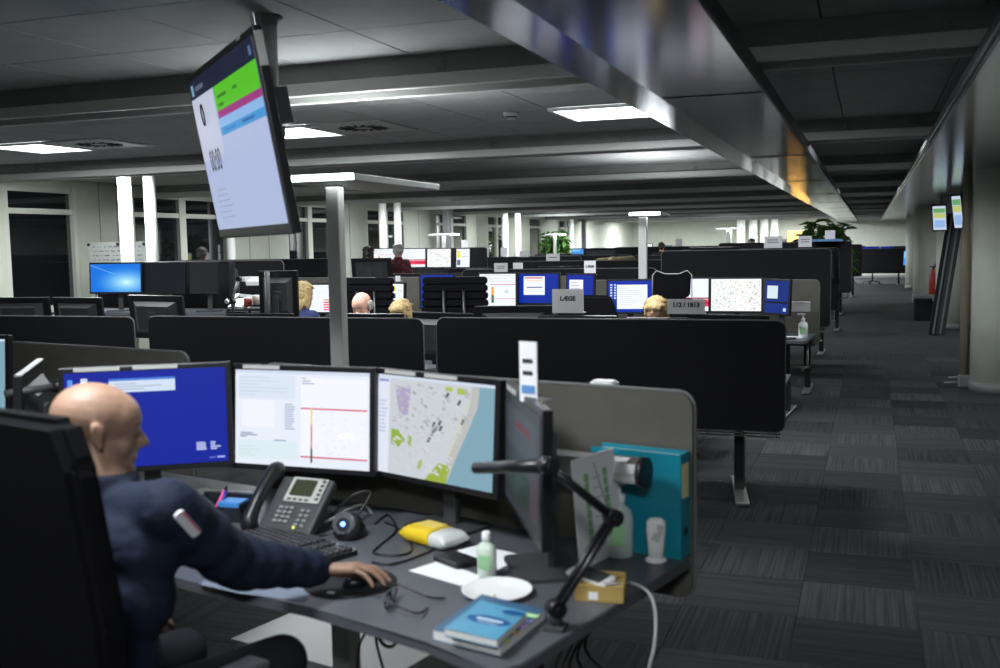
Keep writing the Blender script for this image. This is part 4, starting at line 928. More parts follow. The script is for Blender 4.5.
items += [('r', 0.42, 0.80, 0.56, 0.82, (50, 130, 30)), ('r', 0.66, 0.80, 0.72, 0.82, (50, 130, 30)), ('r', 0.42, 0.75, 0.5, 0.77, (50, 130, 30)), ('r', 0.70, 0.60, 0.86, 0.615, (30, 90, 170)), ('r', 0.44, 0.60, 0.6, 0.61, (40, 110, 190)), ('r', 0.94, 0.91, 0.97, 0.96, (90, 110, 150))]
items += lines(rr_, 0.10, 0.06, 0.34, 0.28, 6, (150, 162, 196), 0.008) + [('r', 0.1, 0.48, 0.3, 0.487, (150, 160, 190))]
bm = B(); box(bm, (0, 0.018, -0.006), (tw + 0.05, 0.036, th + 0.07), bev=0.006); o = obj('bezel', bm, M_blk, t); o.matrix_local = R_
bm = B(); box(bm, (tw / 2 + 0.026, 0.018, 0.28), (0.008, 0.03, 0.12)); o = obj('side_trim', bm, M_lgrey, t); o.matrix_local = R_
o = display(tw, th, items, glow('screen_hang', 0.72), t, y=-0.0022); o.matrix_local = R_
Mt = R_ @ Matrix.Translation((-0.33, -0.006, -0.035)) @ Matrix.Rotation(PI / 2, 4, 'X') @ Matrix.Diagonal((1.0, 1.45, 1, 1))
text('clock_digits', '00:00', 0.095, Mt, mat('screen_ink', (0.02, 0.02, 0.03), 0.5), t)
Mt = R_ @ Matrix.Translation((-0.39, -0.006, 0.17)) @ Matrix.Rotation(PI / 2, 4, 'X')
bm = B(); tube(bm, [(-0.40 + 0.022 * math.cos(a), -0.005, 0.17 + 0.045 * math.sin(a)) for a in [2 * PI * k / 20 for k in range(20)]], 0.0035, closed=True, seg=6); o = obj('ring_symbol', bm, mat('screen_ink', (0.02, 0.02, 0.03), 0.5), t); o.matrix_local = R_
boxo('rear_housing', (0, 0.06, 0), (0.8, 0.06, 0.42), M_dgrey, t, bev=0.02).matrix_local = R_
boxo('label_sticker', (0.40, -0.003, 0.352), (0.05, 0.002, 0.016), M_white, t).matrix_local = R_
bm = B(); box(bm, (0.32, 0.10, 0.2), (0.05, 0.03, 0.5), bev=0.004); box(bm, (0.32, 0.13, 0.1), (0.09, 0.05, 0.14), bev=0.004); o = obj('mount_plate', bm, M_steel, t); o.matrix_local = R_
pl = atY(268, 30, 3.70); pz = pl
t = thing('ceiling_pole', 'steel ceiling pole that carries the hanging display', 'pole', (pz.x, pz.y, 2.6))
bm = B(); rod(bm, (0, 0, 0), (0, 0, -0.80), 0.036, seg=28); obj('tube', bm, mat('pole_steel', (0.62, 0.63, 0.64), 0.25, metal=0.55), t)
bm = B(); lathe(bm, [(0, 0.0), (0.062, 0.0), (0.062, -0.01), (0.045, -0.018), (0.037, -0.04)], seg=28); obj('ceiling_flange', bm, M_grey, t)
bm = B(); box(bm, (0.0, -0.02, -0.45), (0.1, 0.1, 0.08), bev=0.005); box(bm, (0.0, -0.02, -0.70), (0.1, 0.1, 0.06), bev=0.005); obj('clamp_collar', bm, M_blk, t)
# uplighter post
def uplighter(label, x, y, zh, rz, post=0.075, L=1.0, wdt=0.34, off=(0.22, 0.2), power=30, zb=0.0):
    t = thing('uplight_floor_lamp', label, 'floor lamp', (x, y, 0), rz)
    bm = B(); box(bm, (0, 0, zh / 2), (post, post, zh), bev=0.006); obj('post', bm, M_pole, t)
    bm = B(); prism(bm, rrect(0.34, 0.34, 0.03), 0, 0.015); obj('base_plate', bm, M_pole, t)
    bm = B(); box(bm, (off[0], off[1], zh + 0.018), (wdt, L, 0.036), bev=0.004); hd = obj('lamp_head', bm, M_pole, t)
    bm = B(); box(bm, (off[0], off[1], zh + 0.037), (wdt - 0.05, L - 0.05, 0.004)); obj('upper_diffuser', bm, M_lens, hd)
    bm = B(); box(bm, (off[0], off[1] - L / 2 - 0.001, zh + 0.018), (wdt - 0.01, 0.003, 0.028)); obj('lit_end', bm, M_lens, hd)
    area('uplight', (off[0], off[1], zh + 0.06), wdt - 0.05, L - 0.05, power, (PI, 0, 0), parent=t)
    area('downlight', (off[0], off[1] - 0.05, zh - 0.01), wdt * 0.5, L * 0.5, power * 0.22, (0, 0, 0), parent=t)
    return t
P_ = atY(338, 300, 4.9)
uplighter('white uplight floor lamp with square post standing before the middle partitions', P_.x, P_.y, 1.985, math.radians(1), off=(0.07, 0.25), wdt=0.42, L=1.12, power=4)
# ================================================================== people
def head_shape(bm, M, fl=1.0):
    def e(c, r, rot=None): ball(bm, M @ Vector(c), r, M=(M.to_3x3().to_4x4() @ (Euler(rot).to_matrix().to_4x4() if rot else Matrix.Identity(4))), seg=24)
    e((0, -0.018, 0.030), (0.077, 0.098, 0.088 * fl)); e((0, 0.018, 0.022), (0.068, 0.073, 0.082 * fl)); e((0, 0.036, 0.02), (0.060, 0.050, 0.060))
    e((0, 0.026, -0.03), (0.060, 0.056, 0.075)); e((0, 0.028, -0.078), (0.048, 0.050, 0.034)); e((0, 0.072, -0.097), (0.022, 0.019, 0.017)); e((0, 0.066, -0.082), (0.030, 0.020, 0.020)); e((0, 0.079, -0.049), (0.014, 0.012, 0.012))
    e((0, 0.050, -0.045), (0.044, 0.034, 0.050)); e((0, 0.070, 0.019), (0.044, 0.014, 0.011))
    cap(bm, M @ Vector((0, 0.078, 0.006)), M @ Vector((0, 0.103, -0.028)), 0.0085, 0.0115, 16); e((0, 0.092, -0.032), (0.012, 0.016, 0.010))
    for s in (-1, 1):
        e((s * 0.0125, 0.090, -0.034), (0.0075, 0.010, 0.0068)); e((s * 0.036, 0.047, -0.032), (0.024, 0.026, 0.030)); e((s * 0.044, 0.003, -0.068), (0.017, 0.040, 0.026))
        e((s * 0.029, 0.066, 0.001), (0.018, 0.0125, 0.013)); e((s * 0.029, 0.0705, 0.0085), (0.0155, 0.0115, 0.006)); e((s * 0.029, 0.069, -0.0075), (0.0145, 0.0105, 0.005))
        e((s * 0.079, -0.010, -0.008), (0.0065, 0.017, 0.027), (0.15, 0, s * 0.35)); e((s * 0.084, -0.020, 0.004), (0.006, 0.010, 0.019), (0.2, 0, s * 0.5)); e((s * 0.078, -0.002, -0.032), (0.006, 0.008, 0.010))
    e((0, 0.079, -0.059), (0.022, 0.012, 0.0058)); e((0, 0.078, -0.068), (0.020, 0.0115, 0.0062)); e((0, 0.071, -0.063), (0.032, 0.016, 0.020))
def hand_shape(bm, M, side=1, curl=0.35, s=1.0, rs=1.0):
    """origin wrist, fingers +Y, palm faces -Z; side=1 right hand (thumb on -X)"""
    P = lambda x, y, z: M @ (Vector((x * side * s, y * s, z * s)))
    mc = [(-0.030, 0.088, 0.004), (-0.010, 0.094, 0.008), (0.010, 0.090, 0.006), (0.029, 0.080, 0.0)]
    for x, y, z in mc: cap(bm, P(x * 0.55, 0.012, 0), P(x, y, z), 0.0155 * rs, 0.0125 * rs, 10)
    cap(bm, P(0, -0.04, 0), P(0, 0.02, 0), 0.024 * rs, 0.02 * rs, 12)
    ls = [(0.042, 0.026, 0.020), (0.046, 0.030, 0.021), (0.043, 0.028, 0.020), (0.034, 0.021, 0.018)]
    for (x, y, z), L, k in zip(mc, ls, range(4)):
        p = Vector((x, y, z)); a = -0.15 - 0.1 * abs(k - 1); sp = (-0.14, -0.03, 0.07, 0.2)[k]; r = (0.0095, 0.0098, 0.0092, 0.0082)[k]
        for j, l in enumerate(L):
            d = Vector((math.sin(sp) * math.cos(a), math.cos(sp) * math.cos(a), math.sin(a))); q = p + d * l
            cap(bm, P(*p), P(*q), r * rs, r * 0.93 * rs, 10); p = q; a -= curl * (1.2 if j == 0 else 0.8); r *= 0.92
    p = Vector((-0.022, 0.022, -0.004)); pts = [p, Vector((-0.048, 0.052, -0.012)), Vector((-0.054, 0.085, -0.018)), Vector((-0.047, 0.108, -0.020))]
    for a_, b_, r in zip(pts, pts[1:], (0.0165, 0.012, 0.0105)): cap(bm, P(*a_), P(*b_), r * rs, r * 0.88 * rs, 10)
def _f3(M): return M.to_3x3().to_4x4()
def frame(o, y, z=(0, 0, 1)):
    y = Vector(y).normalized(); z = Vector(z); x = y.cross(z).normalized(); z = x.cross(y).normalized()
    return Matrix(((x.x, y.x, z.x, o[0]), (x.y, y.y, z.y, o[1]), (x.z, y.z, z.z, o[2]), (0, 0, 0, 1)))
def person(label, J, vox=0.01, skin=None, shirt=None, trou=None, hair=None, hairm=None, fine=False, group=None, shoes=True):
    """J: world joints. head (centre), gaze, neck, sh[2], el[2], wr[2], hd[2] (hand dir, palm-up vec), hip[2], kn[2], an[2]; index 0 = left, 1 = right"""
    org = Vector((J['hip'][0][0] + J['hip'][1][0], J['hip'][0][1] + J['hip'][1][1], 0)) / 2
    if J.get('stand'): org.z = 0
    t = thing('person', label, 'person', tuple(org), group=group)
    Tm = Matrix.Translation(-org)
    L = lambda p: Vector(p) - org
    HM = frame(L(J['head']), J['gaze'], J.get('up', (0, 0, 1))) 
    neck = L(J['neck']); sh = [L(p) for p in J['sh']]; el = [L(p) for p in J['el']]; wr = [L(p) for p in J['wr']]; hip = [L(p) for p in J['hip']]; kn = [L(p) for p in J['kn']]; an = [L(p) for p in J['an']]
    fw = Vector((-(sh[1] - sh[0]).y, (sh[1] - sh[0]).x, 0)).normalized()
    mh = (hip[0] + hip[1]) / 2; ms = (sh[0] + sh[1]) / 2; side_ = (sh[1] - sh[0]).normalized()
    bm = B(); head_shape(bm, HM, J.get('flat', 1.0))
    skull = HM @ Vector((0, -0.022, -0.05)); cap(bm, skull, neck + Vector((0, 0, 0.02)), 0.057 if fine else 0.054, 0.062 if fine else 0.058); cap(bm, neck, ms * 0.7 + mh * 0.3, 0.06, 0.085)
    cap(bm, ms * 0.7 + mh * 0.3, mh, 0.085, 0.09)
    for i in (0, 1):
        cap(bm, neck - Vector((0, 0, 0.03)), sh[i], 0.045, 0.05); cap(bm, sh[i], el[i], 0.046, 0.038); cap(bm, el[i], wr[i], 0.038, 0.026)
        hm = frame(wr[i], J['hd'][i][0], J['hd'][i][1]); hand_shape(bm, hm, 1 if i else -1, J['hd'][i][2], rs=1.0 if fine else 1.1)
        cap(bm, hip[i], kn[i], 0.075, 0.055); cap(bm, kn[i], an[i], 0.05, 0.035)
    o = obj('body', bm, skin or M_skin2, t); remeshed(o, vox, 4 if fine else 2, 0.5)
    # jacket or shirt
    bm = B(); k = 1.0
    up = (ms - mh).normalized()
    for f_, hw, rr in ((0.0, 0.085, 0.125), (0.3, 0.08, 0.122), (0.6, 0.10, 0.118), (0.82, 0.115, 0.108)):
        c = mh.lerp(ms, f_); cap(bm, c - side_ * hw, c + side_ * hw, rr, rr, 16)
    for i in (0, 1):
        sg = -1 if i == 0 else 1
        cap(bm, neck - Vector((0, 0, 0.055)) - fw * 0.01, sh[i], 0.06, 0.068, 16)
        cap(bm, sh[i], el[i], 0.072 if fine else 0.066, 0.064 if fine else 0.056, 16); cap(bm, el[i], wr[i] + (el[i] - wr[i]).normalized() * 0.012, 0.064 if fine else 0.056, 0.044 if fine else 0.04, 16)
        if fine:   # folds of the sleeve
            for f2, r2 in ((0.2, 0.073), (0.5, 0.073), (0.8, 0.071)): ball(bm, sh[i].lerp(el[i], f2) + Vector((0.004, 0, -0.004)), (r2, r2, r2))
            for f2, r2 in ((0.12, 0.069), (0.35, 0.064), (0.6, 0.058), (0.85, 0.051)): ball(bm, el[i].lerp(wr[i], f2), r2)
    rod(bm, neck - Vector((0, 0, 0.05)), neck + Vector((0, 0, 0.036)) + fw * 0.008, 0.09, 0.078, 20)
    o = obj('jacket', bm, shirt or M_navy, t); remeshed(o, max(vox, 0.009), 5, 0.5)
    if fine:
        tx = bpy.data.textures.new('folds', 'CLOUDS'); tx.noise_scale = 0.05
        dm = o.modifiers.new('folds', 'DISPLACE'); dm.texture = tx; dm.strength = 0.008; dm.mid_level = 0.5
    bm = B(); cap(bm, hip[0] + Vector((0, 0, 0.01)), hip[1] + Vector((0, 0, 0.01)), 0.115, 0.115)
    for i in (0, 1): cap(bm, hip[i], kn[i], 0.092, 0.068, 16); cap(bm, kn[i], an[i] + Vector((0, 0, 0.02)), 0.066, 0.05, 16)
    o = obj('trousers', bm, trou or M_trou, t); remeshed(o, max(vox, 0.011), 4, 0.5)
    ff = fw
    for i in (0, 1):
        bm = B(); a = an[i]; 
        cap(bm, Vector((a.x, a.y, a.z - 0.04)) - ff * 0.03, Vector((a.x, a.y, a.z - 0.05)) + ff * 0.15, 0.042, 0.034, 12); q = obj('shoe', bm, M_blk2, t, smooth=True)
    # eyes and brows
    for s in (-1, 1):
        bm = B(); ball(bm, HM @ Vector((s * 0.029, 0.0695, 0.0005)), 0.0105, seg=12); ey = obj('eye', bm, mat('eye_white', (0.7, 0.68, 0.65), 0.2), t, smooth=True)
        bm = B(); ball(bm, HM @ Vector((s * 0.029, 0.0772, 0.0005)), 0.0042, seg=8); obj('iris', bm, mat('iris', (0.04, 0.06, 0.08), 0.2), ey, smooth=True)
        bm = B(); tube(bm, [HM @ Vector(p_) for p_ in ((s * 0.012, 0.0855, 0.019), (s * 0.029, 0.0845, 0.024), (s * 0.045, 0.072, 0.020))], 0.0028, seg=6); obj('eyebrow', bm, mat('brow', (0.12, 0.07, 0.04), 0.8), t)
    if hair:
        bm = B(); R3 = HM.to_3x3().to_4x4(); r_ = random.Random(hash(label) % 1000 if False else len(label))
        def he(c, r): ball(bm, HM @ Vector(c), r, M=R3, seg=20)
        if hair == 'fringe':
            for s in (-1, 1): he((s * 0.072, -0.03, 0.005), (0.02, 0.05, 0.045))
            he((0, -0.085, -0.015), (0.06, 0.03, 0.045))
        else:
            he((0, -0.024, 0.042), (0.087, 0.105, 0.092)); he((0, 0.03, 0.078), (0.07, 0.055, 0.04)); he((0, -0.07, -0.01), (0.078, 0.055, 0.08))
            for s in (-1, 1): he((s * 0.072, -0.01, 0.01), (0.022, 0.05, 0.06))
            if hair == 'long':
                he((0, -0.075, -0.10), (0.085, 0.04, 0.09))
                for s in (-1, 1): he((s * 0.078, -0.015, -0.06), (0.022, 0.045, 0.085))
            for k in range(70):
                a, b_ = r_.uniform(0, 2 * PI), r_.uniform(0.15, 1.35); p0 = Vector((0.086 * math.cos(a) * math.cos(b_), -0.024 + 0.104 * math.sin(a) * math.cos(b_), 0.042 + 0.092 * math.sin(b_)))
                if p0.y > 0.06 and p0.z < 0.06: continue
                p1 = p0 * 0.99 + Vector((0.03 * math.cos(a + 0.5), 0.03 * math.sin(a + 0.5), -0.012)); cap(bm, HM @ p0, HM @ p1, 0.007, 0.004, 6)
        o = obj('hair', bm, hairm or M_blk2, t); remeshed(o, 0.006, 2, 0.4)
        tx = bpy.data.textures.new('strands', 'CLOUDS'); tx.noise_scale = 0.012; dm = o.modifiers.new('strands', 'DISPLACE'); dm.texture = tx; dm.strength = 0.006
    return t
def seated(label, x, y, face, gaze=None, head_z=1.14, lean=0.0, hands='desk', **kw):
    """generic seated pose; head_z = height of the head centre, face = heading angle of the chest, degrees, 0 = +Y"""
    a = math.radians(face); f = Vector((-math.sin(a), math.cos(a), 0)); r = Vector((f.y, -f.x, 0)); o = Vector((x, y, 0)); dz = head_z - 1.14
    up = Vector((0, 0, 1)); J = {}
    J['hip'] = [o - r * 0.09 + up * (0.54 + dz * 0.4), o + r * 0.09 + up * (0.54 + dz * 0.4)]
    J['kn'] = [o - r * 0.12 + f * 0.42 + up * 0.53, o + r * 0.12 + f * 0.42 + up * 0.53]
    J['an'] = [o - r * 0.12 + f * 0.40 + up * 0.09, o + r * 0.12 + f * 0.40 + up * 0.09]
    c = o + f * (0.04 + lean) + up * (0.98 + dz)
    J['neck'] = c; J['sh'] = [c - r * 0.175 - up * 0.05, c + r * 0.175 - up * 0.05]
    J['head'] = c + f * (0.045 + lean * 0.3) + up * 0.16
    g = math.radians(gaze if gaze is not None else face); J['gaze'] = (-math.sin(g), math.cos(g), kw.pop('tilt', -0.1))
    J['el'] = [c - r * 0.24 + f * 0.10 - up * 0.30, c + r * 0.24 + f * 0.10 - up * 0.30]
    J['wr'] = [c - r * 0.17 + f * 0.33 - up * 0.24, c + r * 0.17 + f * 0.33 - up * 0.24]
    for k in (0, 1): J['wr'][k].z = max(J['wr'][k].z, 0.78)
    J['hd'] = [(f - up * 0.1 + r * 0.1, up, 0.3), (f - up * 0.1 - r * 0.1, up, 0.3)]
    return person(label, J, **kw)
# --- the bald man at the near desk
hc = Vector((-1.70, 1.905, 1.236)); wrR = Vector((-1.335, 2.27, 0.815)); 
J = dict(head=hc, gaze=(0.70, 0.70, -0.16), neck=(-1.69, 1.885, 1.098), sh=[(-1.87, 1.95, 1.055), (-1.48, 1.855, 1.07)], el=[(-2.0, 2.08, 0.82), (-1.445, 2.05, 0.89)], wr=[(-1.91, 2.15, 0.70), tuple(wrR)],
         hd=[((0.75, 0.45, -0.25), (0.2, -0.3, 1), 0.5), ((0.88, 0.46, -0.06), (-0.1, 0.25, 1), 0.34)], hip=[(-1.80, 1.81, 0.56), (-1.62, 1.76, 0.56)], kn=[(-1.76, 2.24, 0.55), (-1.40, 2.17, 0.60)], an=[(-1.78, 2.25, 0.10), (-1.45, 2.25, 0.10)], flat=0.87)
man = person('bald man in a navy jacket, hand on the mouse, looking at the map monitor', J, vox=0.0045, skin=M_skin, shirt=M_navy, trou=M_trou, fine=True)
org = Vector(man.location)
pa = atY(190, 511, 1.80); bm = B(); 
R_ = frame(Vector((-1.406, 1.826, 1.05)) - org, (0.12, 0.62, -0.75), (0.61, -0.76, 0.24))
prism(bm, rrect(0.024, 0.08, 0.008), -0.004, 0.005, M=R_); o = obj('sleeve_patch', bm, mat('patch_white', (0.6, 0.6, 0.65), 0.7), man)
bm = B(); prism(bm, rrect(0.004, 0.07, 0.0015, cx=-0.009), 0.005, 0.0056, M=R_); obj('patch_stripe', bm, mat('patch_red', (0.5, 0.05, 0.08), 0.7), o)
chair('black high-backed chair of the bald man in front, seen from behind', (-1.65, 1.885, 0), math.radians(-14), 'plain', top=1.325, w=0.6)
# ================================================================== first row beyond (R1): partitions, desks facing away from the camera
R1Y = 6.27
R1 = [desk('black desk partition in the middle distance nearest the aisle, its metal foot showing', (-1.60, R1Y, 0), 0, 2.26, 0.74, 1.165, 0.495, skew=0.17),
      desk('black desk partition behind the white lamp post, middle one of three', (-3.98, R1Y + 0.03, 0), 0, 2.26, 0.74, 1.155, 0.48),
      desk('black desk partition at the left edge of the middle row', (-6.40, R1Y + 0.06, 0), 0, 2.24, 0.74, 1.145, 0.48)]
# monitors of that row, backs to the camera
mm = monitor('monitor', 'back of black monitor left of the white card reading a single word', (-2.45, 6.72, 0.74), math.radians(180 + 14), None, hc=0.30)
def mback(label, u, v, y, yawd, w=0.518, tilt=0.1, desk_z=0.74, items=None):
    """monitor seen from behind; (u, v) = middle of its top edge"""
    p = atY(u, v, y); hc = p.z - desk_z - 0.18
    return monitor('monitor', label, (p.x, p.y, desk_z), math.radians(180 + yawd), items, hc=hc, tilt=tilt, w=w)
for lb, u, v, y, yw, *ws in [('back of black monitor furthest left above the left partition', 22, 297, 6.85, 10), ('back of black monitor second from the left above the left partition', 80, 297, 6.95, -4),
                        ('wide back of black monitor left of the blue-lit desktop screen stand', 158, 295, 6.9, -12, 0.62), ('back of black monitor just left of the white lamp post, low behind the middle partition', 262, 313, 6.8, 8),
                        ('back of black monitor whose top edge hides the bald man facing us', 372, 313, 6.85, 0), ('back of black monitor tilted beside the ribbed chair with visible arm', 445, 312, 6.8, -16),
                        ('back of black monitor behind the single-word card', 578, 315, 6.8, 4), ('back of black monitor just left of the blue-lit one at the aisle end', 668, 317, 6.85, 0), ('back of black monitor at the aisle end catching blue light', 730, 314, 6.8, -14)]:
    mback(lb, u, v, y, yw, w=ws[0] if ws else 0.518)
bpy.data.objects.remove(mm.children[0]) if False else None
mm.location = (-2.36, 6.78, 0.74)
# signs of row one
def sgn(label, u, v, y, w, h, txt, yaw=0, size=None, colr=None, z=None):
    p = atY(u, v, y); return sign(label, (p.x, p.y, p.z), math.radians(yaw), w, h, txt, size=size, colr=colr)
M_cardg = mat('card_grey', (0.66, 0.66, 0.66), 0.8)
sgn('grey-white card with one word standing on the aisle-side partition of the middle row', 568, 313, 6.76, 0.225, 0.165, 'LÆGE', size=0.042, colr=M_cardg)
sgn('wide card reading two numbers with a slash, in front of the headrest chair', 686, 314, 6.80, 0.25, 0.10, '112 / 1813', size=0.042, colr=M_cardg)
# people of row one, facing the camera
M_blond = mat('hair_blond', (0.42, 0.30, 0.13), 0.6, var=0.3, vscale=60); M_greyh = mat('hair_grey', (0.42, 0.41, 0.38), 0.6, var=0.25, vscale=60); M_darkh = mat('hair_dark', (0.02, 0.015, 0.012), 0.5)
p = atY(361, 300, 7.75); seated('balding man with grey side hair peering over the middle partition', p.x + 0.02, p.y + 0.05, 180, head_z=p.z - 0.055, skin=mat('skin_pink', (0.72, 0.42, 0.32), 0.45), shirt=mat('shirt_dark_red', (0.05, 0.01, 0.015), 0.8), hair='fringe', hairm=M_greyh, tilt=-0.35)
chair('black office chair of the balding man facing us', (p.x, p.y + 0.12, 0), PI, 'ribbed', top=1.02)
p = atY(405, 309, 7.7); seated('blond person low behind the middle partition beside the balding man', p.x - 0.02, p.y + 0.05, 180, head_z=p.z - 0.055, shirt=mat('shirt_grey', (0.1, 0.1, 0.11), 0.8), hair='short', hairm=M_blond, tilt=-0.4)
p = atY(657, 303, 7.7); seated('blond-haired person behind the two-number card at the aisle side', p.x, p.y + 0.05, 180, head_z=p.z - 0.085, shirt=M_navy, hair='long', hairm=M_blond, tilt=-0.4)
chair('black office chair of the blond-haired person behind the two-number card', (p.x - 0.0, p.y + 0.10, 0), PI, 'headrest', top=0.98)
p = atY(607, 330, 8.2)
# row one to two: chairs seen from behind, their users' side is row two
p = atY(368, 278, 8.35); chair('black ribbed high-back chair right of the lamp post', (p.x, p.y + 0.25, 0), 0.0, 'ribbed', top=p.z, w=0.56)
p = atY(452, 277, 8.3); chair('wide black ribbed chair with a grey arm post beside the blue icon screen', (p.x, p.y + 0.25, 0), 0.12, 'ribbed', top=p.z, w=0.62)
p = atY(672, 275, 8.7); chair('black chair with a peaked headrest in front of the red-striped screen', (p.x, p.y + 0.25, 0), 0.0, 'headrest', top=p.z)
p = atY(640, 297, 8.3); chair('low black chair back in front of the icon-filled screen', (p.x - 0.38, p.y + 0.2, 0), -0.2, 'plain', top=p.z + 0.02)
# ------------------------------------------------------------------ row two (R2): screens face the camera
R2 = [desk('angled desk with grey rounded partition end, shelf and soap by the aisle', (-1.60, 10.35, 0), PI - 0.07, 2.3, 0.74, 1.255, 0.62, fab=M_fabg),
      desk('second-row desk with the blue screens behind the single-word card', (-4.0, 10.4, 0), PI, 2.3, 0.74, 1.30, 0.6, fab=M_fabg),
      desk('second-row desk behind the white lamp post', (-6.4, 10.4, 0), PI, 2.3, 0.74, 1.30, 0.62, fab=M_fabg),
      desk('raised desk against the windows carrying the bright blue sky screen', (-7.2, 9.55, 0), PI, 2.5, 1.0, 1.52, 0.9, fab=M_fab)]
def mfront(label, u0, u1, v0, v1, y, yawd=0, kind='map', seed=1, desk_z=0.74, m=None, w=None, strips=0, tilt=0.05):
    """screen whose picture spans u0..u1, v0..v1"""
    a, b = atY(u0, (v0 + v1) / 2, y), atY(u1, (v0 + v1) / 2, y); c = atY((u0 + u1) / 2, (v0 + v1) / 2, y); tp, bt = atY((u0 + u1) / 2, v0, y), atY((u0 + u1) / 2, v1, y)
    ww = w or (b - a).length / max(0.3, math.cos(math.radians(yawd))); hh = tp.z - bt.z
    off = kind == 'off'
    return monitor('monitor', label, (c.x, c.y, desk_z), math.radians(yawd), None if off else scr_far(kind, seed), m or S_far, w=ww, h=hh, hc=c.z - desk_z, tilt=tilt, strips=strips)
mfront('screen with a dotted white map at the aisle side of the second row', 711, 761, 279, 311, 9.75, 0, 'map', 11)
mfront('screen with red stripes partly hidden by the headrest chair', 662, 708, 279, 311, 9.75, 4, 'red', 12)
mfront('screen with dark blue background and a pale note, right end of second row', 764, 789, 281, 313, 9.6, -38, 'note', 13)
mfront('blue screen full of icons with a white window, left of the headrest chair', 609, 651, 281, 312, 9.7, 8, 'icons', 14)
mfront('screen with coloured plan and two rose lines right of the ribbed chair', 480, 515, 274, 306, 9.6, 4, 'plan', 15)
mfront('blue screen with a white window left of the single-word card', 519, 558, 274, 303, 9.7, 0, 'bluewin', 16)
mfront('blue screen half hidden by the single-word card', 566, 594, 275, 307, 9.6, -18, 'blue2', 17)
mfront('narrow strip of blue icon screen left of the wide ribbed chair', 422, 452, 275, 307, 9.6, 10, 'iconstrip', 18)
mfront('white screen with small red rows left of the lamp post', 304, 335, 285, 312, 9.75, 6, 'redrows', 19)
mfront('portrait white screen between the two ribbed chairs', 391, 405, 284, 300, 9.75, -25, 'bars', 20)
mfront('bright blue sky screen in front of the whiteboard', 92, 139, 264, 292, 9.0, 4, 'sky', 21, desk_z=1.0)
mfront('switched-off screen first right of the bright blue sky screen', 144, 184, 264, 292, 9.05, -2, 'off', 22, desk_z=1.0)
mfront('switched-off screen second right of the bright blue sky screen', 188, 219, 264, 292, 9.0, -14, 'off', 23, desk_z=1.0)
mfront('switched-off screen third right of the bright blue sky screen', 223, 238, 264, 294, 8.8, -50, 'off', 24, desk_z=1.0)
p = atY(279, 271, 6.95); t = monitor('monitor', 'upright black monitor seen from behind with a pole, left of the lamp post', (p.x, p.y, 0.74), math.radians(183), None, w=0.30, h=0.37, hc=p.z - 0.74 - 0.20, tilt=0)
bm = B(); rod(bm, (0.05, 0.1, 0.0), (0.05, 0.1, p.z - 0.74), 0.02); obj('support_pole', bm, M_dgrey, t)
p = atY(297, 293, 8.6); seated('long-haired blond person in a blue shirt behind the upright black monitor', p.x, p.y, -20, head_z=p.z - 0.02, shirt=mat('shirt_blue', (0.02, 0.035, 0.12), 0.8), hair='long', hairm=M_blond)
chair('black office chair under the long-haired blond person', (p.x, p.y - 0.05, 0), math.radians(-20), 'plain', top=0.95)
# white organiser, soap on the second row desk
p = atY(803, 336, 9.75); sanitizer('pump soap bottle on the desk by the aisle', (p.x, p.y, 0.74), 1.55, mat('gel_white', (0.75, 0.78, 0.8), 0.3), True)
p = atY(801, 307, 10.05); t = thing('wall_tray', 'small white tray hooked on the grey rounded partition', 'tray', tuple(p)); boxo('tray_front', (0, 0, 0), (0.17, 0.012, 0.09), M_lgrey, t, bev=0.003); boxo('tray_base', (0, 0.03, -0.04), (0.17, 0.06, 0.006), M_white, t); boxo('top_lip', (0, 0.0, 0.048), (0.17, 0.02, 0.01), M_white, t)
p = atY(798, 337, 9.75); boxo('paper_stack', (0, 0, 0), (0.18, 0.12, 0.012), M_paper); o = bpy.data.objects['paper_stack']; o.location = (p.x - 0.05, p.y, 0.747); tag(o, 'white papers beside the pump soap bottle', 'paper')
desk_lamp('grey desk lamp left of the upright black monitor', tuple(atY(233, 308, 7.0)), atY(231, 298, 7.05), atY(239, 279, 7.05), atY(233, 297, 7.0), r=0.012, headm=M_grey)
p = atY(247, 298, 7.4); t = thing('lamp_bar', 'silver bar lamp lying level left of the upright black monitor', 'desk lamp', tuple(p)); bm = B(); rod(bm, (-0.12, 0, 0.012), (0.14, 0.02, -0.01), 0.028, seg=14); obj('head', bm, M_grey, t); bm = B(); rod(bm, (0, 0.01, 0), (0.0, 0.05, -0.25), 0.012); obj('stem', bm, M_dgrey, t)
p = atY(241, 305, 7.3); t = thing('desk_phone', 'white desk telephone left of the upright black monitor', 'telephone', (p.x, p.y, p.z - 0.02)); boxo('phone_body', (0, 0, 0.02), (0.16, 0.16, 0.05), M_white, t, bev=0.006, rot=(0.4, 0, 0)); bm = B(); tube(bm, spline([(-0.09, -0.08, 0.05), (-0.09, 0, 0.08), (-0.09, 0.1, 0.1)]), 0.018); obj('handset', bm, M_lgrey, t); p2 = p
p = atY(252, 308, 7.3); t = thing('storage_shelf', 'low dark shelf with odds and ends left of the upright black monitor', 'shelf', (p.x, p.y, 0)); boxo('shelf_board', (0, 0.05, p.z - 0.01), (0.4, 0.25, 0.02), M_dgrey, t)
boxo('shelf_side', (0.2, 0.05, p.z / 2 - 0.01), (0.02, 0.25, p.z - 0.02), M_dgrey, t); boxo('shelf_side', (-0.2, 0.05, p.z / 2 - 0.01), (0.02, 0.25, p.z - 0.02), M_dgrey, t)
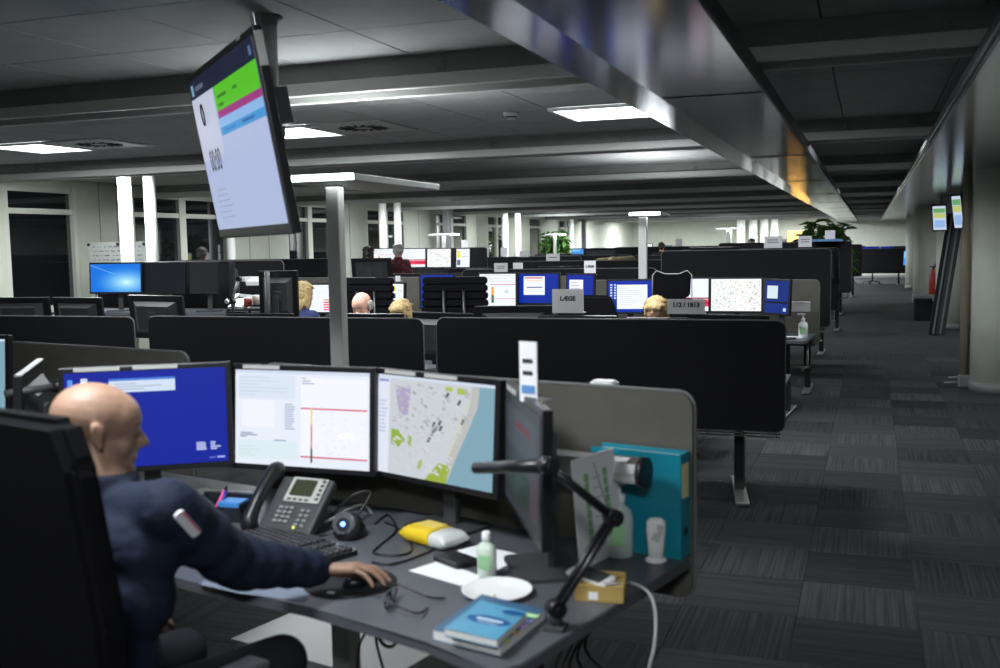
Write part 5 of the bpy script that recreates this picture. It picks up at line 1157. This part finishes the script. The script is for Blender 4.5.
for lb, u, v, c_, s_2 in (('small red tin beside the white desk telephone', 248, 303, (0.35, 0.06, 0.05), 0.035), ('small pale cup beside the red tin', 256, 301, (0.6, 0.5, 0.4), 0.03)):
    p = atY(u, v, 7.25); t = thing('tin', lb, 'tin', (p.x, p.y, p.z - 0.03)); bm = B(); lathe(bm, [(0, 0), (s_2, 0), (s_2, 0.07), (s_2 * 0.9, 0.075), (0, 0.075)], seg=16); obj('can', bm, mat('tin_%d' % u, c_, 0.4), t); bm = B(); lathe(bm, [(s_2 * 1.03, 0.066), (s_2 * 1.03, 0.08), (0, 0.082)], seg=16); obj('lid', bm, M_lgrey, t)
p = atY(258, 281, 8.6); t = thing('desk_phone', 'white telephone on the raised shelf above the silver bar lamp', 'telephone', tuple(p)); boxo('phone_body', (0, 0, 0), (0.2, 0.14, 0.05), M_white, t, bev=0.006, rot=(0.3, 0, 0)); boxo('handset', (-0.12, 0, 0.02), (0.05, 0.16, 0.05), M_lgrey, t, bev=0.01); boxo('arm_rod', (0.17, 0.0, 0.0), (0.22, 0.03, 0.025), M_white, t)
# whiteboard by the window wall
p = atY(119, 248, 10.5)
t = thing('whiteboard', 'whiteboard with faint handwriting behind the bright blue sky screen', 'whiteboard', (p.x, p.y, 1.35), 0.0)
boxo('board', (0, 0, 0.1), (0.95, 0.02, 0.62), mat('board_white', (0.36, 0.38, 0.36), 0.35), t)
bm = B(); r_ = random.Random(3)
for k in range(9):
    x = -0.4
    while x < 0.35: l_ = r_.uniform(0.02, 0.08); box(bm, (x + l_ / 2, -0.012, 0.36 - 0.055 * k), (l_, 0.002, r_.uniform(0.006, 0.016)), (0, r_.uniform(-0.2, 0.2), 0)); x += l_ + r_.uniform(0.015, 0.05)
obj('handwriting', bm, mat('marker_grey', (0.12, 0.12, 0.15), 0.8), t)
bm = B(); 
for x in (): rod(bm, (x, -0.01, 0.39), (x, -0.03, 0.39), 0.018)
bm.free()
for x in (-0.46, 0.0, 0.4): bm = B(); rod(bm, (x, -0.01, 0.39), (x, -0.03, 0.39), 0.018); obj('magnet', bm, M_blk, t)
boxo('frame', (0, 0.004, 0.415), (0.97, 0.03, 0.012), M_alu, t)
bm = B(); rod(bm, (-0.42, 0.03, -1.32), (-0.42, 0.03, 0.4), 0.012); rod(bm, (0.42, 0.03, -1.32), (0.42, 0.03, 0.4), 0.012); rod(bm, (-0.42, 0.03, -1.0), (0.42, 0.03, -1.0), 0.012); obj('stand', bm, M_grey, t)
# ------------------------------------------------------------------ row three and beyond
desk('tall black desk partition at the aisle with two pale cards along its top', (-1.26, 11.1, 0), 0, 1.76, 0.98, 1.545, 0.74, rad=0.04)
rowsB = [  # (label, x, y, w, hz, top, bot, fab, flip)
 ('black desk partition directly behind the second-row blue screens', -3.36, 11.15, 2.3, 0.8, 1.36, 0.7, M_fab, 0),
 ('black desk partition behind the portrait screen and ribbed chairs', -5.75, 11.2, 2.3, 0.8, 1.22, 0.7, M_fab, 0),
 ('black desk partition behind the long-haired blond person', -8.1, 12.2, 2.6, 0.9, 1.50, 0.8, M_fab, 0),
 ('dark desk seen end-on by the aisle just past the tall black partition', -1.5, 14.9, 2.2, 0.8, 1.52, 0.66, M_fab, 0),
 ('desk row partition under the olive jacket', -4.0, 15.0, 2.4, 0.76, 1.38, 0.6, M_fab, 0),
 ('desk row partition before the far lit lamp', -6.5, 15.1, 2.4, 0.76, 1.2, 0.6, M_fab, 0),
 ('raised desk before the grey-haired woman', -8.0, 18.1, 2.35, 1.12, 1.6, 1.0, M_fab, 1),
 ('far black partition with the blue-topped shelf beside the plant', -1.45, 18.9, 2.3, 0.9, 1.60, 0.7, M_fab, 0),
 ('far black desk partition second from the aisle in the fifth row', -4.0, 19.2, 2.4, 0.8, 1.30, 0.6, M_fab, 0),
 ('far black desk partition third from the aisle in the fifth row', -6.75, 19.25, 2.9, 0.8, 1.40, 0.6, M_fab, 0),
 ('far grey partition end by the aisle beyond the plant shelf', -1.5, 23.0, 2.3, 0.8, 1.36, 0.6, M_fabg, 0),
 ('far black desk partition second from the aisle in the sixth row', -3.9, 23.2, 2.4, 0.8, 1.34, 0.6, M_fab, 0),
 ('far black desk partition third from the aisle in the sixth row', -6.4, 23.3, 2.4, 0.8, 1.36, 0.6, M_fab, 0),
 ('far desk row near the back wall under the dark-haired head', -5.0, 29.0, 4.0, 0.9, 1.51, 0.6, M_fab, 0),
 ('far desk row below the tall far plant', -8.3, 29.3, 2.4, 0.8, 1.34, 0.6, M_fab, 0),
 ('far black desk row before the lit round columns', -2.2, 30.0, 4.0, 0.9, 1.48, 0.6, M_fab, 0),
 ('black desk across the far end of the aisle with blue screens on top', -0.05, 37.9, 2.5, 0.74, 1.28, 0.42, M_fab, 0)]
for lb, x, y, w_, hz, tp, bt, fb, fl in rowsB: desk(lb, (x, y, 0), PI if fl else 0, w_, hz, tp, bt, fb)
desk('narrow dark partition panel edge by the aisle between the tall and far partitions', (-1.35, 13.0, 0), 0, 1.7, 0.7, 1.28, 0.5, fab=M_fabg)
# sign cards further back: (label, u, v_bottom, y, w, h, text)
for lb, u, v, y, w_, h_, tx, sz, cg in [('pale two-line card, left one on the tall black partition', 773, 248, 11.1, 0.185, 0.125, '==', 0.034, 0), ('pale two-line card, right one on the tall black partition', 805, 247, 11.1, 0.135, 0.115, '==', 0.028, 0),
    ('white upright card above the single-word card, with red lower line', 590, 275, 10.4, 0.125, 0.15, 'LÆGE', 0.034, 0), ('small grey card left above the plan screen', 501, 273, 11.1, 0.165, 0.115, '==', 0.03, 1), ('small white card right above the plan screen', 518, 270, 11.2, 0.12, 0.085, '', 0.03, 0),
    ('grey one-word card in the row behind the blue screens', 553, 265, 15.0, 0.215, 0.17, '=', 0.05, 1), ('grey blank card left in the far row below the far column pair', 524, 257, 19.2, 0.20, 0.12, '', 0.03, 1), ('white card beside the far lamp left of the grey-haired woman screens', 465, 249, 18.1, 0.14, 0.17, '', 0.03, 0),
    ('small white card between the ribbed chairs', 398, 281.5, 9.75, 0.055, 0.06, '', 0.03, 0), ('white card on the far blue-topped shelf beside the plant', 830, 240, 18.9, 0.17, 0.17, '', 0.03, 0), ('small pale card on the far desk behind the lamp', 679, 246, 29.0, 0.2, 0.2, '', 0.03, 1), ('tiny pale card by the far back wall', 504, 256, 19.25, 0.14, 0.17, '', 0.03, 0)]:
    sgn(lb, u, v, y, w_, h_, tx, size=sz, colr=M_cardg if cg else None)
# monitors beyond
for lb, u, v, y, yw, dz in [('dark monitor back above the left part of the tall black partition', 715, 247, 11.6, 6, 0.98), ('dark monitor back above the right part of the tall black partition', 790, 248, 11.7, -4, 0.98), ('tilted grey monitor back at the right end of the tall black partition', 818, 250, 11.6, -35, 0.98),
    ('dark monitor back above the partition behind the blue screens', 560, 266, 11.9, 0, 0.8), ('dark monitor back above the partition left of the plan screen', 470, 268, 11.9, 8, 0.8), ('black monitor back left of the ribbed chair near the balding man', 372, 258, 11.95, 5, 0.8),
    ('dark monitor back in the row under the far lamp', 625, 266, 15.6, 0, 0.76), ('black monitor back on the far desk left of the lamp, first of two', 595, 248, 24.0, 0, 0.8), ('black monitor back on the far desk left of the lamp, second of two', 607, 248, 24.0, 3, 0.8), ('black monitor back left on the desk across the aisle end', 857, 246, 38.3, 0, 0.74), ('black monitor back right on the desk across the aisle end', 898, 246, 38.3, 0, 0.74)]:
    mback(lb, u, v, y, yw, desk_z=dz)
for lb, u0, u1, v0, v1, y, yw, kd, dz in [('leftmost screen before the grey-haired woman', 371, 394, 249, 267, 17.5, 8, 'plan', 1.12), ('red-striped screen beside the grey-haired woman', 402, 425, 249, 267, 17.6, 2, 'red', 1.12), ('dotted map screen right of the grey-haired woman', 427, 451, 249, 267, 17.5, -3, 'map', 1.12),
    ('narrow screen with yellow bars right of the grey-haired woman', 455, 471, 249, 267, 17.3, -24, 'bars', 1.12), ('blue screen lying low in the far row under the plant', 572, 592, 249, 254, 24.0, 0, 'teal', 0.9), ('small white screen left of the dark-haired far head', 643, 652, 244, 252, 29.5, 0, 'bars', 0.9),
    ('blue-lit screen strip left on the desk across the aisle end', 862, 879, 247, 251, 38.2, 0, 'deep', 0.74), ('blue-lit screen strip right on the desk across the aisle end', 881, 893, 247, 251, 38.2, 0, 'deep', 0.74), ('upright blue screen at the right end of the aisle-end desk', 904, 910, 251, 265, 36.0, -50, 'teal', 0.0), ('small blue screen far behind the desk rows', 664, 672, 246, 250, 29.4, 0, 'teal', 0.9)]:
    mfront(lb, u0, u1, v0, v1, y, yw, kd, 40, desk_z=dz)
# row-two far right objects
p = atY(398, 256, 16.6); dz_ = 0.0
J = {}; o = Vector((p.x, p.y, 0)); f = Vector((0.1, 1, 0)).normalized(); r = Vector((f.y, -f.x, 0)); up = Vector((0, 0, 1)); c = o + up * 1.42
person('grey-haired woman in a dark red checked shirt standing with her back to us', dict(head=c + up * 0.15 + f * 0.03, gaze=(0.1, 1, -0.15), neck=c, sh=[c - r * 0.17 - up * 0.06, c + r * 0.17 - up * 0.06], el=[c - r * 0.26 + f * 0.02 - up * 0.32, c + r * 0.26 + f * 0.02 - up * 0.32], wr=[c - r * 0.16 + f * 0.22 - up * 0.30, c + r * 0.16 + f * 0.22 - up * 0.30],
       hd=[(f, up, 0.4), (f, up, 0.4)], hip=[o - r * 0.09 + up * 0.88, o + r * 0.09 + up * 0.88], kn=[o - r * 0.1 + up * 0.48 + f * 0.02, o + r * 0.1 + up * 0.48 + f * 0.02], an=[o - r * 0.1 + up * 0.09, o + r * 0.1 + up * 0.09], stand=True), shirt=mat('shirt_check', (0.10, 0.02, 0.03), 0.8, var=0.8, vscale=30), hair='short', hairm=M_greyh)
p = atY(366, 254, 15.6); seated('dark-haired person bending low left of the grey-haired woman', p.x, p.y, -10, head_z=p.z, shirt=M_blk2, hair='long', hairm=M_darkh, skin=M_skin2)
p = atY(661, 247, 28.0); seated('dark-haired person far off in front of the back wall', p.x, p.y, 0, head_z=p.z + 0.0, shirt=M_blk2, hair='short', hairm=M_darkh)
p = atY(752, 243, 28.8); seated('dark head behind the far desks before the lit round columns', p.x, p.y, 180, head_z=p.z, shirt=M_blk2, hair='short', hairm=M_darkh)
p = atY(615, 262, 16.15); seated('person with fair hair bent low in front of the olive jacket', p.x, p.y, 170, head_z=p.z - 0.05, shirt=M_darkh, hair='short', hairm=M_blond)
p = atY(616, 262, 17.4); t = thing('draped_jacket', 'olive green jacket spread over a seat back in the far rows', 'jacket', (p.x, p.y, 0)); M_ol = mat('olive_cloth', (0.09, 0.08, 0.03), 0.9, var=0.3, bump=0.3, bscale=30)
bm = B(); cap(bm, (-0.30, 0, 1.30), (0.28, 0, 1.33), 0.09, 0.09); cap(bm, (-0.42, 0, 1.1), (-0.25, 0, 1.3), 0.09, 0.09); cap(bm, (0.42, 0, 1.1), (0.25, 0, 1.32), 0.09, 0.09); box(bm, (0, 0, 1.05), (0.9, 0.14, 0.5)); o = obj('cloth', bm, M_ol, t); remeshed(o, 0.02, 6, 0.6)
boxo('seat_back', (0, 0.02, 0.7), (0.5, 0.06, 1.0), M_dgrey, t); bm = B(); rod(bm, (0, 0.02, 0.0), (0, 0.02, 0.25), 0.03); obj('stem', bm, M_dgrey, t)
for lb, x, y, rz in (('office chair under the desk across the aisle end, left one', -0.75, 38.8, 2.5), ('office chair under the desk across the aisle end, right one', 0.1, 38.9, 2.9)):
    chair(lb, (x, y, 0), rz, 'plain', top=0.92)
# lamps further back
P_ = atY(643, 250, 11.0 + 0.0); uplighter('white uplight floor lamp behind the icon-filled screen', P_.x, P_.y, 1.93, math.radians(5), post=0.09, off=(0.05, 0.25), wdt=0.34, L=1.0, power=6)
P_ = atY(444, 250, 19.2); uplighter('thin far uplight lamp between two bright white columns', P_.x, P_.y, 1.85, math.radians(70), post=0.06, off=(0, 0), wdt=0.3, L=0.6, power=4)
P_ = atY(555, 245, 27.5); uplighter('far uplight lamp in front of the tall far plant', P_.x, P_.y, 1.88, math.radians(70), post=0.07, off=(0, 0), wdt=0.3, L=0.55, power=6)
P_ = atY(729, 245, 33.0); uplighter('far uplight lamp left of the four lit round columns', P_.x, P_.y, 2.0, math.radians(80), post=0.14, off=(0, 0), wdt=0.35, L=0.8, power=45)
# plants
def plant(label, x, y, z0, h, w, n, leaf, seed, glossy=None):
    t = thing('potted_plant', label, 'plant', (x, y, z0)); r = random.Random(seed)
    bm = B(); lathe(bm, [(0, 0), (0.15, 0), (0.2, 0.3), (0.17, 0.3), (0.16, 0.26), (0, 0.26)], seg=20); obj('pot', bm, M_lgrey, t)
    bm = B()
    tips = []
    for k in range(7):
        a = 2 * PI * k / 7 + r.random(); rr = r.uniform(0.1, w * 0.4); top = Vector((rr * math.cos(a), rr * math.sin(a), h * r.uniform(0.75, 1.0)))
        tube(bm, spline([(0, 0, 0.25), (top.x * 0.3, top.y * 0.3, top.z * 0.5), tuple(top)], 4), 0.012, seg=5); tips.append(top)
    obj('stems', bm, mat('plant_stem', (0.12, 0.09, 0.04), 0.8), t)
    bm = B()
    for k in range(n):
        tp = tips[k % 7]; s = r.uniform(0.35, 1.0) ** 0.7; base = tp * s; base.z = max(0.35, tp.z * r.uniform(0.55, 1.0)); a = r.uniform(0, 2 * PI); L_ = leaf * r.uniform(0.7, 1.3); dz = r.uniform(-0.5, 0.6)
        d = Vector((math.cos(a), math.sin(a), dz)).normalized(); s_ = Vector((-d.y, d.x, 0)).normalized() * L_ * 0.17; m1 = base + d * L_ * 0.5 + Vector((0, 0, 0.02)); m2 = base + d * L_ - Vector((0, 0, L_ * 0.25))
        vs = [bm.verts.new(p_) for p_ in (base, m1 + s_, m2, m1 - s_)]; bm.faces.new((vs[0], vs[1], vs[2])); bm.faces.new((vs[0], vs[2], vs[3]))
    obj('leaves', bm, mat('leaf_green', (0.10, 0.24, 0.05), 0.45, var=0.5, vscale=9), t, kind='stuff')
    return t
P_ = atY(822, 240, 25.5); plant('leafy plant with long leaves at the aisle side far back', P_.x, P_.y, 0.0, 2.2, 1.9, 520, 0.36, 2)
P_ = atY(557, 245, 30.5); plant('tall dense far plant by the window end of the room', P_.x, P_.y, 0.0, 2.1, 1.5, 700, 0.3, 4)
# wooden cabinet at the far wall, orange
P_ = atY(797, 235, 43.8); t = thing('wooden_cabinet', 'orange wooden cabinet front at the bright far wall', 'cabinet', (P_.x, P_.y, 0)); Mw = mat('orange_wood', (0.55, 0.27, 0.05), 0.5, var=0.2, vscale=4)
boxo('carcass', (0, 0.1, 1.0), (0.75, 0.4, 2.0), Mw, t); 
for s in (-1, 1): dd = boxo('door', (s * 0.185, -0.11, 1.0), (0.355, 0.02, 1.94), Mw, t, bev=0.004); boxo('handle', (s * 0.03, -0.13, 1.05), (0.012, 0.02, 0.16), M_alu, dd)
# blue topped low shelf beside plant
p = atY(827, 243, 18.6); t = thing('storage_box', 'pale blue flat tray on the far black partition beside the plant', 'tray', (p.x, p.y + 0.2, 1.60)); boxo('tray_base', (0, 0, 0.012), (0.5, 0.3, 0.02), mat('tray_blue', (0.12, 0.25, 0.5), 0.5), t); boxo('rim', (0, -0.15, 0.025), (0.5, 0.01, 0.04), mat('tray_blue', (0.12, 0.25, 0.5), 0.5), t)
# right side: pipe, screens, boards, box, extinguisher
p = atZ(962, 388, 0); t = thing('floor_pipe', 'beige vertical pipe beside the nearest round pillar', 'pipe', (p.x + 0.02, 12.15, 0)); bm = B(); rod(bm, (0, 0, 0.05), (0, 0, 2.43), 0.048, seg=20); obj('tube', bm, mat('pipe_beige', (0.30, 0.27, 0.20), 0.45), t)
bm = B(); box(bm, (0, -0.02, 0.07), (0.12, 0.1, 0.14), (0, 0, 0), bev=0.02); obj('foot_shoe', bm, M_grey, t); bm = B(); rod(bm, (-0.03, -0.03, 0.06), (-0.20, -0.05, 0.05), 0.008, seg=8); rod(bm, (-0.03, 0.02, 0.11), (-0.15, 0.02, 0.10), 0.008, seg=8); obj('peg', bm, M_lgrey, t)
for lb, u0, u1, v0, v1, y, yw in (('left one of two tilted displays hung between the pillars', 934, 945, 206, 230, 18.6, -25), ('right one of two tilted displays hung between the pillars, seen almost edge-on', 954, 961, 196, 228, 16.2, -52)):
    c = atY((u0 + u1) / 2, (v0 + v1) / 2, y); hh = atY(u0, v0, y).z - atY(u0, v1, y).z; ww = (atY(u1, v0, y).x - atY(u0, v0, y).x) / math.cos(math.radians(yw)) * 1.15
    t = thing('wall_display', lb, 'display', tuple(c), math.radians(yw)); R_ = Matrix.Rotation(0.16, 4, 'X')
    o = boxo('bezel', (0, 0.02, 0), (ww + 0.04, 0.04, hh + 0.05), M_blk, t); o.matrix_local = R_; o = display(ww, hh, scr_far('board', 3), glow('screen_hang', 0.85), t, y=-0.002); o.matrix_local = R_
    bm = B(); rod(bm, (0, 0.05, 0), (0, 0.08, 2.6 - c.z), 0.02); obj('ceiling_arm', bm, M_grey, t)
p = atZ(940, 328, 0.0)
for k, (dx, lb) in enumerate(((0.0, 'dark long board leaning left of the pair before the pillars'), (0.11, 'dark long board leaning right of the pair before the pillars'))):
    t = thing('leaning_board', lb, 'board', (1.02 + dx, 18.6, 0.0)); bm = B(); box(bm, (0, 0, 1.02), (0.14, 0.05, 2.05), bev=0.004); o = obj('plank', bm, M_dgrey if k else M_blk2, t); o.rotation_euler = (-0.02, 0.13, 0); bm = B(); box(bm, (0.0, -0.028, 1.02), (0.03, 0.006, 2.0)); o2 = obj('edge_groove', bm, M_grey, o)
p = atZ(925, 322, 0); t = thing('storage_chest', 'dark grey chest on the floor between the pillars', 'chest', (1.22, 22.0, 0)); boxo('body', (0, 0, 0.22), (0.75, 0.5, 0.44), M_blk2, t, bev=0.01); boxo('lid', (0, 0, 0.47), (0.8, 0.54, 0.08), M_grey, t, bev=0.015); boxo('latch', (0, -0.28, 0.42), (0.1, 0.02, 0.06), M_alu, t)
p = atY(933, 293, 22.0); t = thing('fire_extinguisher', 'red fire extinguisher with black hose by the second pillar', 'fire extinguisher', (p.x, 22.0, 0.51)); bm = B(); lathe(bm, [(0, 0), (0.075, 0), (0.08, 0.02), (0.08, 0.38), (0.04, 0.46), (0.025, 0.5), (0, 0.5)], seg=20); obj('cylinder', bm, mat('red_paint', (0.35, 0.02, 0.02), 0.35), t)
bm = B(); tube(bm, spline([(0, 0, 0.5), (0.06, 0, 0.62), (0.13, 0, 0.5), (0.12, 0, 0.2)]), 0.014); obj('hose', bm, M_blk, t); bm = B(); box(bm, (-0.02, 0, 0.55), (0.12, 0.02, 0.02)); rod(bm, (0, 0, 0.49), (0, 0, 0.55), 0.02); obj('handle', bm, M_blk, t)
